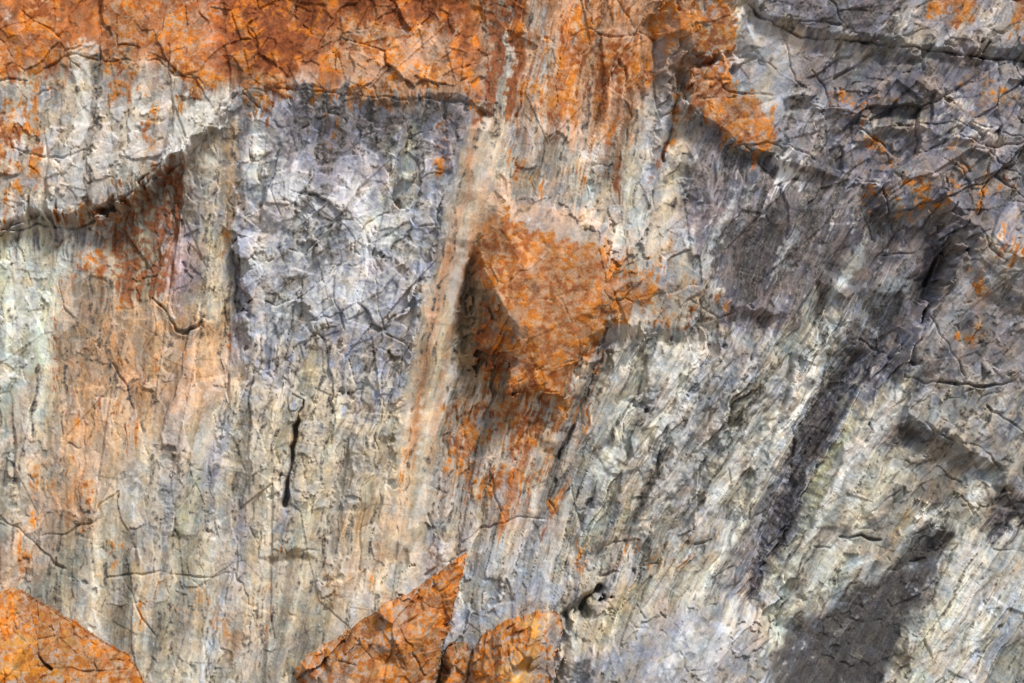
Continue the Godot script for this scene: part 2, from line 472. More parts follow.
	dab("orange", 0.50, 3, 4.0, [150, 55, 149, 75, 146, 96])
	dab("orange", 0.50, 3, 3.0, [162, 55, 161, 87, 158, 120])
	dab("orange", 0.60, 3, 4.0, [186, 55, 185, 81, 182, 108])
	dab("orange", 0.60, 3, 4.0, [208, 55, 207, 77, 204, 100])
	dab("orange", 0.50, 3, 4.0, [250, 55, 249, 87, 246, 120])
	dab("orange", 0.60, 3, 3.0, [262, 55, 261, 83, 258, 112])
	dab("orange", 0.50, 3, 3.0, [275, 55, 274, 81, 271, 108])
	dab("orange", 0.50, 3, 3.0, [300, 55, 299, 83, 296, 112])
	dab("orange", 0.40, 3, 3.0, [318, 55, 317, 87, 314, 120])
	dab("orange", 0.25, 8, 0, [-20, -20, 20, -20, 25, 22, -20, 35])
	dab("orange", 0.2, 8, 0, [205, -20, 245, -20, 235, 22, 212, 15])
	dab("orange", 0.25, 8, 10, [400, 30, 430, 45, 410, 60])
	dab("orange", 0.3, 6, 7, [350, 62, 375, 75, 395, 68])
	dab("orange", 0.2, 6, 7, [60, 22, 78, 40])
	dab("orange", 0.62, 10, 0, [-120, 100, 30, 105, 45, 150, 25, 205, -120, 210])
	# --- deep rust
	dab("rust", 0.68, 14, 0, [195, -110, 500, -110, 480, 30, 330, 30, 300, 75, 225, 65])
	dab("rust", 0.9, 6, 6, [515, -60, 517, 40, 512, 110])
	dab("rust", 0.75, 6, 7, [488, -60, 500, 30, 492, 95, 480, 120])
	dab("rust", 0.55, 8, 0, [555, 20, 600, 30, 645, 60, 625, 100, 570, 70])
	dab("rust", 0.6, 4, 4, [618, 120, 620, 185])
	dab("rust", 0.8, 7, 0, [108, 225, 168, 172, 175, 190, 160, 240, 155, 292, 112, 292])
	dab("rust", 0.6, 12, 0, [105, 228, 165, 170, 192, 165, 182, 225, 168, 292, 110, 295])
	dab("rust", 0.4, 8, 0, [80, 250, 110, 230, 108, 290, 85, 290])
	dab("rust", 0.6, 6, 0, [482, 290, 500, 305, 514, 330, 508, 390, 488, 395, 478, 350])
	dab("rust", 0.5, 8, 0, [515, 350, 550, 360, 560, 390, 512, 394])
	dab("rust", 0.5, 4, 5, [50, 390, 58, 380, 52, 330])
	dab("rust", 0.45, 5, 6, [660, 160, 672, 130])
	# --- dark varnish
	dab("dark", 0.62, 16, 0, [285, 98, 470, 106, 460, 140, 430, 130, 425, 175, 405, 140, 380, 180, 350, 140, 330, 185, 300, 140])
	dab("dark", 0.45, 12, 0, [290, 180, 350, 170, 345, 260, 290, 250])
	dab("dark", 0.4, 12, 0, [395, 190, 440, 180, 420, 260, 395, 250])
	dab("dark", 0.55, 10, 0, [690, 200, 800, 175, 830, 210, 790, 290, 720, 300])
	dab("dark", 0.4, 12, 0, [790, 100, 870, 130, 900, 240, 830, 290, 780, 200])
	dab("dark", 0.6, 8, 0, [765, 5, 850, -60, 910, -60, 900, 45, 810, 36])
	dab("dark", 0.75, 9, 0, [940, 262, 890, 330, 830, 400, 815, 470, 790, 540, 750, 600, 740, 590, 775, 500, 800, 430, 850, 340, 900, 280])
	dab("dark", 0.92, 12, 0, [780, 650, 850, 600, 935, 530, 925, 590, 890, 640, 865, 740, 760, 740])
	dab("dark", 0.7, 5, 0, [985, 505, 1040, 480, 1040, 525, 990, 525])
	dab("dark", 0.6, 5, 6, [1000, 300, 985, 330, 968, 365])
	dab("dark", 0.55, 5, 6, [905, 410, 895, 440, 885, 470])
	dab("dark", 0.5, 6, 0, [640, 330, 680, 330, 720, 290, 735, 320, 700, 350, 650, 350])
	dab("dark", 0.45, 8, 8, [800, 320, 770, 390, 740, 440])
	dab("dark", 0.5, 6, 6, [285, 250, 275, 300, 290, 340])
	dab("dark", 0.4, 8, 10, [340, 200, 320, 260])
	dab("dark", 0.5, 5, 5, [558, 470, 552, 500])
	dab("dark", 0.45, 6, 6, [585, 500, 575, 530])
	dab("dark", 0.45, 12, 0, [690, 110, 740, 150, 780, 165, 770, 190, 700, 190])
	dab("dark", 0.5, 6, 5, [100, 350, 125, 385, 130, 410])
	dab("dark", 0.4, 6, 5, [85, 440, 60, 480])
	dab("dark", 0.3, 10, 0, [940, 400, 1010, 400, 1000, 460, 950, 450])
	# --- pale calcite and cream
	dab("pale", 0.4, 14, 0, [240, 150, 420, 200, 400, 320, 260, 330])
	dab("pale", 0.45, 10, 0, [250, 130, 290, 120, 290, 210, 250, 215])
	dab("pale", 0.4, 10, 0, [620, 370, 700, 340, 690, 440, 620, 470])
	dab("pale", 0.35, 20, 0, [640, 400, 790, 390, 740, 530, 620, 560])
	dab("pale", 0.25, 8, 0, [640, 170, 700, 190, 690, 230, 600, 230])
	dab("pale", 0.4, 8, 10, [930, 520, 960, 560])
	dab("pale", 0.35, 8, 0, [640, 670, 700, 610, 740, 640, 730, 680])
	dab("cream", 0.5, 20, 0, [250, 330, 400, 350, 395, 560, 300, 640, 240, 660])
	dab("cream", 0.4, 20, 0, [140, 480, 240, 450, 230, 683, 140, 683])
	dab("cream", 0.5, 10, 0, [560, 560, 640, 520, 660, 560, 590, 600])
	dab("cream", 0.4, 14, 0, [600, 470, 680, 460, 660, 540, 600, 560])
	dab("cream", 0.45, 10, 0, [830, 560, 940, 505, 880, 560, 800, 610])
	dab("cream", 0.4, 12, 0, [890, 660, 960, 570, 990, 570, 940, 690])
	dab("pale", 0.75, 5, 0, [176, 106, 214, 98, 236, 90, 205, 134, 168, 162])
	dab("pale", 0.6, 6, 0, [76, 45, 98, 34, 96, 130, 78, 140])
	dab("pale", 0.4, 14, 0, [100, 75, 165, 75, 165, 160, 100, 200])
	dab("pale", 0.5, 8, 0, [60, 155, 90, 158, 84, 205, 60, 205])
	dab("pale", 0.6, 5, 6, [60, 250, 54, 300, 42, 345])
	dab("pale", 0.5, 6, 8, [18, 250, 15, 330])
	dab("pale", 0.6, 5, 6, [898, 385, 868, 425, 836, 478, 806, 540])
	dab("pale", 0.55, 5, 6, [800, 560, 785, 610, 772, 645])
	dab("pale", 0.5, 8, 8, [975, 560, 970, 640, 960, 683])
	dab("pale", 0.55, 6, 7, [690, 340, 678, 390, 664, 440])
	dab("pale", 0.5, 6, 6, [628, 375, 616, 430, 606, 480])
	dab("dark", 0.55, 6, 6, [965, 250, 940, 300, 925, 340])
	dab("dark", 0.5, 8, 10, [730, 330, 712, 380, 700, 420])
	dab("dark", 0.5, 6, 6, [760, 350, 735, 410, 712, 460])
	dab("dark", 0.5, 6, 5, [655, 470, 640, 510, 630, 535])
	dab("dark", 0.5, 6, 6, [560, 460, 545, 500, 536, 530])
	dab("dark", 0.45, 6, 5, [236, 245, 238, 350])
	dab("dark", 0.45, 6, 5, [97, 60, 94, 140, 88, 212])
	# --- streaky or massive
	dab("streak", 1.0, 10, 0, [500, -110, 660, -110, 640, 200, 500, 200])
	dab("streak", 1.0, 8, 0, [472, 106, 505, 130, 456, 300, 430, 510, 392, 560, 424, 300])
	dab("streak", 0.9, 20, 0, [430, 400, 760, 330, 860, 300, 760, 620, 430, 560])
	dab("streak", 0.9, 20, 0, [770, 680, 960, 300, 880, 300, 780, 480])
	dab("streak", 0.9, 16, 0, [900, 683, 950, 530, 1040, 530, 1040, 683])
	dab("streak", 0.75, 20, 0, [-120, 215, 70, 215, 105, 200, 165, 160, 205, 130, 236, 105, 238, 330, 400, 380, 400, 740, -120, 740])
	dab("streak", 0.4, 20, 0, [245, 190, 430, 190, 405, 350, 250, 350])
	dab("streak", 0.15, 10, 0, [-120, -110, 500, -110, 480, 95, 240, 82, -120, 82])
	dab("streak", 0.15, 8, 0, [490, 190, 600, 235, 606, 292, 560, 388, 510, 394, 515, 325, 470, 256])
	dab("streak", 0.3, 12, 0, [870, 60, 1130, 60, 1130, 230, 870, 220])
	# --- veins of grey between lichen plates
	dab("vein", 0.8, 8, 0, [100, -110, 220, -110, 230, 80, 100, 60])
	dab("vein", 0.9, 10, 0, [320, 20, 460, 10, 470, 90, 330, 90])
	dab("vein", 0.5, 8, 0, [470, 256, 500, 215, 602, 235, 606, 292, 560, 388, 515, 325])
	dab("vein", 0.6, 8, 0, [680, 68, 780, 110, 775, 160, 690, 112])
	dab("vein", 0.6, 10, 0, [612, 262, 670, 262, 690, 320, 618, 330])
	# --- roughness of the broken surface
	dab("rough", 0.42, 30, 0, [-120, 240, 235, 300, 240, 500, 400, 480, 400, 740, -120, 740])
	dab("rough", 0.55, 20, 0, [-120, 90, 165, 65, 235, 90, 160, 165, 90, 215, -120, 235])
	dab("rough", 0.72, 20, 0, [600, 350, 760, 340, 850, 320, 760, 600, 560, 620])
	dab("rough", 1.0, 20, 0, [245, 180, 430, 190, 400, 420, 250, 420])
	dab("rough", 1.2, 8, 10, [-60, 234, 0, 232, 40, 222, 76, 228, 104, 208, 150, 180, 186, 154, 215, 125, 238, 95])
	dab("streak", 0.95, 14, 0, [690, 118, 745, 150, 780, 175, 806, 125, 862, 200, 930, 250, 880, 330, 740, 340, 700, 260])
	dab("rough", 0.5, 14, 0, [690, 118, 745, 150, 780, 175, 806, 125, 862, 200, 930, 250, 880, 330, 740, 340, 700, 260])
	dab("rough", 1.35, 14, 0, [790, 50, 1130, 60, 1130, 230, 880, 220])
	dab("rough", 0.9, 20, 0, [190, -110, 480, -110, 470, 85, 210, 60])
	dab("rough", 0.10, 6, 0, [470, 100, 508, 130, 480, 240, 460, 300, 446, 400, 432, 510, 416, 565, 388, 560, 396, 470, 404, 400, 422, 300, 440, 240])
	dab("rough", 0.35, 10, 0, [735, -20, 790, 50, 800, 150, 750, 110])
	dab("rough", 0.35, 8, 0, [765, 650, 850, 592, 935, 530, 930, 590, 870, 740, 740, 740])
	dab("rough", 0.4, 10, 0, [555, 740, 572, 648, 700, 600, 770, 740])
	dab("rough", 0.26, 8, 0, [458, 256, 470, 240, 500, 186, 602, 235, 606, 292, 560, 388, 515, 325])
	dab("rough", 0.5, 8, 0, [682, 68, 778, 120, 775, 160, 690, 112])


func paint_boulders() -> void:
	dab("c07a3c", 1, 4, 0, [280, 740, 290, 640, 350, 600, 425, 560, 480, 530, 480, 585, 455, 645, 435, 740])
	dab("b5a294", 0.85, 8, 0, [290, 700, 300, 655, 340, 640, 372, 662, 360, 720])
	dab("c98a3c", 1, 3, 0, [458, 740, 468, 630, 505, 600, 575, 600, 575, 635, 560, 740])
	dab("a9a09c", 0.9, 6, 0, [505, 740, 530, 660, 555, 600, 575, 600, 575, 640, 560, 740])
	dab("8a6a48", 1, 3, 0, [420, 740, 434, 650, 455, 632, 476, 640, 474, 660, 462, 740])
	dab("c47d2c", 1, 3, 0, [-120, 560, 15, 570, 70, 600, 140, 645, 175, 740, -120, 740])
	dab("orange", 0.88, 4, 0, [280, 740, 300, 640, 425, 560, 480, 530, 480, 585, 455, 645, 435, 740])
	dab("orange", 0.7, 8, 0, [285, 720, 300, 660, 340, 645, 370, 665, 350, 720])
	dab("orange", 0.92, 4, 0, [455, 740, 468, 630, 500, 605, 560, 600, 545, 625, 520, 655, 505, 690, 500, 740])
	dab("orange", 0.5, 5, 0, [505, 720, 530, 655, 555, 600, 575, 605, 575, 640, 550, 720])
	dab("orange", 0.97, 4, 0, [-120, 560, 15, 570, 70, 600, 140, 645, 165, 740, -120, 740])
	dab("orange", 0.55, 6, 0, [0, 664, 70, 666, 70, 700, 0, 700])
	dab("orange", 0.5, 4, 0, [430, 740, 440, 650, 470, 640, 460, 740])
	dab("rust", 0.5, 5, 0, [430, 740, 440, 655, 462, 648, 455, 740])
	dab("dark", 0.0, 6, 0, [-120, 560, 180, 560, 575, 530, 575, 740, -120, 740])
	dab("streak", 0.05, 6, 0, [-120, 560, 180, 560, 575, 530, 575, 740, -120, 740])
	dab("rough", 0.55, 6, 0, [-120, 560, 180, 560, 575, 530, 575, 740, -120, 740])
	dab("vein", 1.0, 6, 0, [-120, 560, 180, 560, 575, 530, 575, 740, -120, 740])


# ------------------------------------------------------------------ shaping a patch of rock
func lean(u: float, v: float) -> float:   # how far the foliation leans to the right, per unit of height
	if v > 341.0:
		return lerpf(0.05, 0.20, smoothstep(80.0, 420.0, u)) + 0.36 * smoothstep(410.0, 680.0, u) + 0.05 * smoothstep(700.0, 950.0, u)
	return lerpf(0.04, 0.17, smoothstep(80.0, 420.0, u)) + 0.38 * smoothstep(560.0, 980.0, u)


func begin(u0: float, v0: float, u1: float, v1: float) -> void:
	gu0 = u0
	gv0 = v0
	gnu = int((u1 - u0) / STEP) + 1
	gnv = int((v1 - v0) / STEP) + 1
	var n := gnu * gnv
	for arr in [gz, gg, gt, gwu, gwv]:
		pass
	gz = PackedFloat32Array(); gz.resize(n)
	gg = PackedFloat32Array(); gg.resize(n)
	gt = PackedFloat32Array(); gt.resize(n)
	gwu = PackedFloat32Array(); gwu.resize(n)
	gwv = PackedFloat32Array(); gwv.resize(n)
	gr = PackedInt32Array(); gr.resize(n)
	gc = PackedColorArray(); gc.resize(n)
	gn = PackedVector3Array(); gn.resize(n)


# adds to target the plane through three points
func raster(a: Vector2, b: Vector2, c: Vector2, za: float, zb: float, zc: float, tint: float, put: bool) -> void:
	var i0 := maxi(0, ceili((minf(a.x, minf(b.x, c.x)) - gu0) / STEP))
	var i1 := mini(gnu - 1, floori((maxf(a.x, maxf(b.x, c.x)) - gu0) / STEP))
	var j0 := maxi(0, ceili((minf(a.y, minf(b.y, c.y)) - gv0) / STEP))
	var j1 := mini(gnv - 1, floori((maxf(a.y, maxf(b.y, c.y)) - gv0) / STEP))
	if i1 < i0 or j1 < j0:
		return
	var den := (b.y - c.y) * (a.x - c.x) + (c.x - b.x) * (a.y - c.y)
	if absf(den) < 1e-6:
		return
	var inv := 1.0 / den
	var w0x := (b.y - c.y) * inv
	var w0y := (c.x - b.x) * inv
	var w1x := (c.y - a.y) * inv
	var w1y := (a.x - c.x) * inv
	for j in range(j0, j1 + 1):
		var dy := gv0 + j * STEP - c.y
		var k := j * gnu + i0
		for i in range(i0, i1 + 1):
			var dx := gu0 + i * STEP - c.x
			var w0 := w0x * dx + w0y * dy
			var w1 := w1x * dx + w1y * dy
			if w0 >= -0.0001 and w1 >= -0.0001 and w0 + w1 <= 1.0001:
				var z := za * w0 + zb * w1 + zc * (1.0 - w0 - w1)
				if put:
					gz[k] = z
				else:
					gg[k] = z
					gt[k] = tint
			k += 1


# breaklines: [spacing-free list] of [z0, z1, u, v, u, v ...]; z runs from z0 to z1 along the line
func survey(lines: Array) -> void:
	var pts := PackedVector2Array()
	var zs := PackedFloat32Array()
	for l in lines:
		var p := vv(l.slice(2))
		var total := 0.0
		for i in p.size() - 1:
			total += p[i].distance_to(p[i + 1])
		var run := 0.0
		for i in p.size():
			var t := run / total if total > 0.0 else 0.0
			pts.append(p[i] + Vector2(rng.randf_range(-0.3, 0.3), rng.randf_range(-0.3, 0.3)))
			zs.append(lerpf(l[0], l[1], t))
			if i < p.size() - 1:
				var d := p[i].distance_to(p[i + 1])
				var n := int(d / 14.0)
				for k in range(1, n + 1):
					var f := float(k) / (n + 1)
					pts.append(p[i].lerp(p[i + 1], f) + Vector2(rng.randf_range(-1.6, 1.6), rng.randf_range(-1.6, 1.6)))
					zs.append(lerpf(l[0], l[1], (run + d * f) / total) + rng.randf_range(-0.02, 0.02))
				run += d
	var tri := delaunay(pts)
	for t in range(0, tri.size(), 3):
		raster(pts[tri[t]], pts[tri[t + 1]], pts[tri[t + 2]], zs[tri[t]], zs[tri[t + 1]], zs[tri[t + 2]], 0.0, true)


# Delaunay net by incremental insertion, points swept from left to right
func delaunay(pts: PackedVector2Array) -> PackedInt32Array:
	var order := range(pts.size())
	order.sort_custom(func(a, b): return pts[a].x < pts[b].x)
	var all := pts.duplicate()
	var n := pts.size()
	all.append(Vector2(-9000, -8000))
	all.append(Vector2(9500, -8100))
	all.append(Vector2(600, 14000))
	var done := PackedInt32Array()
	# open triangles: three corners, centre x, y, squared radius
	var ta: Array[PackedInt32Array] = [PackedInt32Array([n, n + 1, n + 2])]
	var tc: Array[Vector3] = [Vector3(600, 1000, 1e9)]
	for pi in order:
		var p := all[pi]
		var keep_a: Array[PackedInt32Array] = []
		var keep_c: Array[Vector3] = []
		var edges := {}
		for t in ta.size():
			var c := tc[t]
			var dx := p.x - c.x
			var dy := p.y - c.y
			if dx > 0.0 and dx * dx > c.z:
				done.append_array(ta[t])
				continue
			if dx * dx + dy * dy > c.z:
				keep_a.append(ta[t])
				keep_c.append(c)
				continue
			var q := ta[t]
			for e in 3:
				var x := mini(q[e], q[(e + 1) % 3])
				var y := maxi(q[e], q[(e + 1) % 3])
				var key := x * 100000 + y
				edges[key] = edges.get(key, 0) + 1
		for key in edges:
			if edges[key] > 1:
				continue
			var x: int = key / 100000
			var y: int = key % 100000
			var a := all[x]
			var b := all[y]
			var bx: float = b.x - a.x
			var by: float = b.y - a.y
			var cx: float = p.x - a.x
			var cy: float = p.y - a.y
			var d := 2.0 * (bx * cy - by * cx)
			if absf(d) < 1e-5:
				continue
			var ux := (cy * (bx * bx + by * by) - by * (cx * cx + cy * cy)) / d
			var uy := (bx * (cx * cx + cy * cy) - cx * (bx * bx + by * by)) / d
			keep_a.append(PackedInt32Array([x, y, pi]))
			keep_c.append(Vector3(a.x + ux, a.y + uy, ux * ux + uy * uy))
		ta = keep_a
		tc = keep_c
	for q in ta:
		done.append_array(q)
	var out := PackedInt32Array()
	for t in range(0, done.size(), 3):
		if done[t] < n and done[t + 1] < n and done[t + 2] < n:
			out.append(done[t]); out.append(done[t + 1]); out.append(done[t + 2])
	return out


# broken facets: a sheared net of jittered quads whose corners stand at random heights
func facets(su: float, sv: float, amp: float, jump: float, tint: float) -> PackedFloat32Array:
	var u1 := gu0 + gnu * STEP
	var v1 := gv0 + gnv * STEP
	var v_first := floori(gv0 / sv) - 1
	var v_last := ceili(v1 / sv) + 1
	var shear := 0.66 * maxf(absf(341.0 - gv0), absf(v1 - 341.0))
	var c_first := floori((gu0 - shear) / su) - 1
	var c_last := ceili((u1 + shear) / su) + 1
	var nc := c_last - c_first + 1
	var nr := v_last - v_first + 1
	var pos := PackedVector2Array()
	var hgt := PackedFloat32Array()
	pos.resize(nc * nr)
	hgt.resize(nc * nr)
	for r in nr:
		for c in nc:
			var v := (v_first + r + rng.randf_range(-0.42, 0.42)) * sv
			var p := (c_first + c + rng.randf_range(-0.42, 0.42)) * su + (su * 0.5 if r % 2 else 0.0)
			var u := p
			for it in 4:
				u = p + lean(u, v) * (341.0 - v)
			pos[r * nc + c] = Vector2(u, v)
			hgt[r * nc + c] = rng.randf_range(-amp, amp)
	gg.fill(0.0)
	for r in nr - 1:
		for c in nc - 1:
			var k := r * nc + c
			var o := rng.randf_range(-jump, jump)
			var t := rng.randf_range(-tint, tint)
			if pos[k].x > u1 + su * 2.0 or pos[k].x < gu0 - su * 2.0:
				continue
			raster(pos[k], pos[k + 1], pos[k + nc], hgt[k] + o, hgt[k + 1] + o, hgt[k + nc] + o, t, false)
			if rng.randf() < 0.5:
				o = rng.randf_range(-jump, jump)
			raster(pos[k + 1], pos[k + nc + 1], pos[k + nc], hgt[k + 1] + o, hgt[k + nc + 1] + o, hgt[k + nc] + o, t + rng.randf_range(-tint, tint) * 0.3, false)
	return gg.duplicate()


func map_at(m: PackedColorArray, u: float, v: float) -> Color:
	var x := clampf((u - MU0) / MAP, 0.0, MW - 1.001)
	var y := clampf((v - MV0) / MAP, 0.0, MH - 1.001)
	var i := int(x)
	var j := int(y)
	var k := j * MW + i
	return m[k].lerp(m[k + 1], x - i).lerp(m[k + MW].lerp(m[k + MW + 1], x - i), y - j)


func stamp(p: Vector2, r: float, depth: float) -> void:
	var i0 := maxi(0, ceili((p.x - r - gu0) / STEP))
	var i1 := mini(gnu - 1, floori((p.x + r - gu0) / STEP))
	var j0 := maxi(0, ceili((p.y - r - gv0) / STEP))
	var j1 := mini(gnv - 1, floori((p.y + r - gv0) / STEP))
	for j in range(j0, j1 + 1):
		for i in range(i0, i1 + 1):
			var d := Vector2(gu0 + i * STEP, gv0 + j * STEP).distance_to(p)
			if d < r:
				var k := j * gnu + i
				gg[k] = maxf(gg[k], depth * (1.0 - d * d / (r * r)))


# a crack: half width, depth, points
func crack(wide: float, depth: float, xy: Array) -> void:
	var p := vv(xy)
	var run := 0.0
	var ph := rng.randf() * 1000.0
	for i in p.size() - 1:
		var d := p[i].distance_to(p[i + 1])
		var side := (p[i + 1] - p[i]).orthogonal().normalized()
		var s := 0.0
		while s < d:
			var kink := floorf((run + s) / 7.0)
			var wob := lerpf(n_warp.get_noise_2d(kink * 97.0 + ph, ph), n_warp.get_noise_2d((kink + 1.0) * 97.0 + ph, ph), fposmod((run + s) / 7.0, 1.0)) * 3.0
			var open := 0.7 + 0.9 * n_warp.get_noise_2d((run + s) * 1.2, ph + 50.0)
			stamp(p[i].lerp(p[i + 1], s / d) + side * wob, maxf(0.95, wide * 0.62 * open), depth * clampf(open, 0.4, 1.0))
			s += 0.7
		run += d


func random_cracks(n: int, cross: float, shortest: float, longest: float) -> void:
	for k in n:
		var q := Vector2(rng.randf_range(gu0, gu0 + gnu * STEP), rng.randf_range(gv0, gv0 + gnv * STEP))
		var rough := map_at(m_b, q.x, q.y).b
		if rng.randf() > rough + 0.15:
			continue
		var along := Vector2(lean(q.x, q.y), -1.0).normalized()
		var joint := rng.randf() < cross
		var heading := along.angle() + (rng.randf_range(0.8, 2.2) if joint else 0.0)
		var left := rng.randf_range(shortest, longest) * (0.6 if joint else 1.0)
		var total := left
		var wide := rng.randf_range(0.95, 1.5)
		var depth := rng.randf_range(0.02, 0.08)
		var leg := 0.0
		var dir := Vector2.RIGHT
		while left > 0.0:
			if leg <= 0.0:
				leg = rng.randf_range(4.0, 18.0)
				dir = Vector2.from_angle(heading + rng.randfn(0.0, 0.28))
				if rng.randf() < 0.15:
					dir = Vector2.from_angle(heading + rng.randf_range(-1.2, 1.2))
				q += dir.orthogonal() * rng.randf_range(-0.8, 0.8)
			var f := sin(PI * left / total)
			stamp(q, maxf(0.95, wide * (0.5 + 0.6 * f)), depth * (0.15 + 0.85 * f))
			q += dir * 0.8
			left -= 0.8
			leg -= 0.8


# broad hollows worn along the foliation
func furrows(n: int) -> void:
	for k in n:
		var q := Vector2(rng.randf_range(gu0, gu0 + gnu * STEP), rng.randf_range(gv0, gv0 + gnv * STEP))
		var m := map_at(m_b, q.x, q.y)
		if rng.randf() > 1.4 * m.b - 0.3:
			continue
		var total := rng.randf_range(30.0, 150.0) * (0.4 + 0.6 * m.g)
		var wide := rng.randf_range(2.2, 6.5)
		var depth := rng.randf_range(0.03, 0.11)
		var off := rng.randfn(0.0, 0.10 if m.g > 0.5 else 0.35)
		var left := total
		while left > 0.0:
			var f := sin(PI * left / total)
			var dir := Vector2(lean(q.x, q.y), -1.0).normalized().rotated(off + 0.35 * n_warp.get_noise_2d(q.x * 2.0, q.y * 2.0))
			stamp(q, wide * (0.35 + 0.65 * f), depth * f)
			q += dir * 1.2
			left -= 1.2


func cover(d: float, n: float, edge := 0.3) -> float:
	return smoothstep(-edge, edge, d * 2.0 - 1.0 + n * 0.95) if d > 0.02 else 0.0


const DARK := Color(0.25, 0.243, 0.245)
const PALE := Color(0.83, 0.825, 0.81)
const CREAM := Color(0.79, 0.75, 0.68)
const SAGE := Color(0.67, 0.68, 0.635)
const PINK := Color(0.68, 0.60, 0.56)
const VEIN := Color(0.66, 0.62, 0.61)
const ORANGE_A := Color(0.72, 0.42, 0.15)
const ORANGE_B := Color(0.61, 0.37, 0.215)
const ORANGE_C := Color(0.70, 0.56, 0.45)
const ORANGE_D := Color(0.44, 0.235, 0.135)
const RUST_A := Color(0.37, 0.20, 0.12)
const RUST_B := Color(0.55, 0.31, 0.18)


# the beds of the rock: dark schist, lilac grey, warm grey, cream, chalky white
func bands(x: float) -> Color:
	if x < -0.45:
		return Color(0.60, 0.59, 0.60).lerp(Color(0.45, 0.44, 0.45), clampf((-0.45 - x) / 0.5, 0.0, 1.0))
	if x < 0.0:
		return Color(0.60, 0.59, 0.60).lerp(Color(0.645, 0.63, 0.61), (x + 0.45) / 0.45)
	if x < 0.35:
		return Color(0.645, 0.63, 0.61).lerp(Color(0.75, 0.725, 0.685), x / 0.35)
	return Color(0.75, 0.725, 0.685).lerp(Color(0.83, 0.82, 0.78), clampf((x - 0.35) / 0.4, 0.0, 1.0))


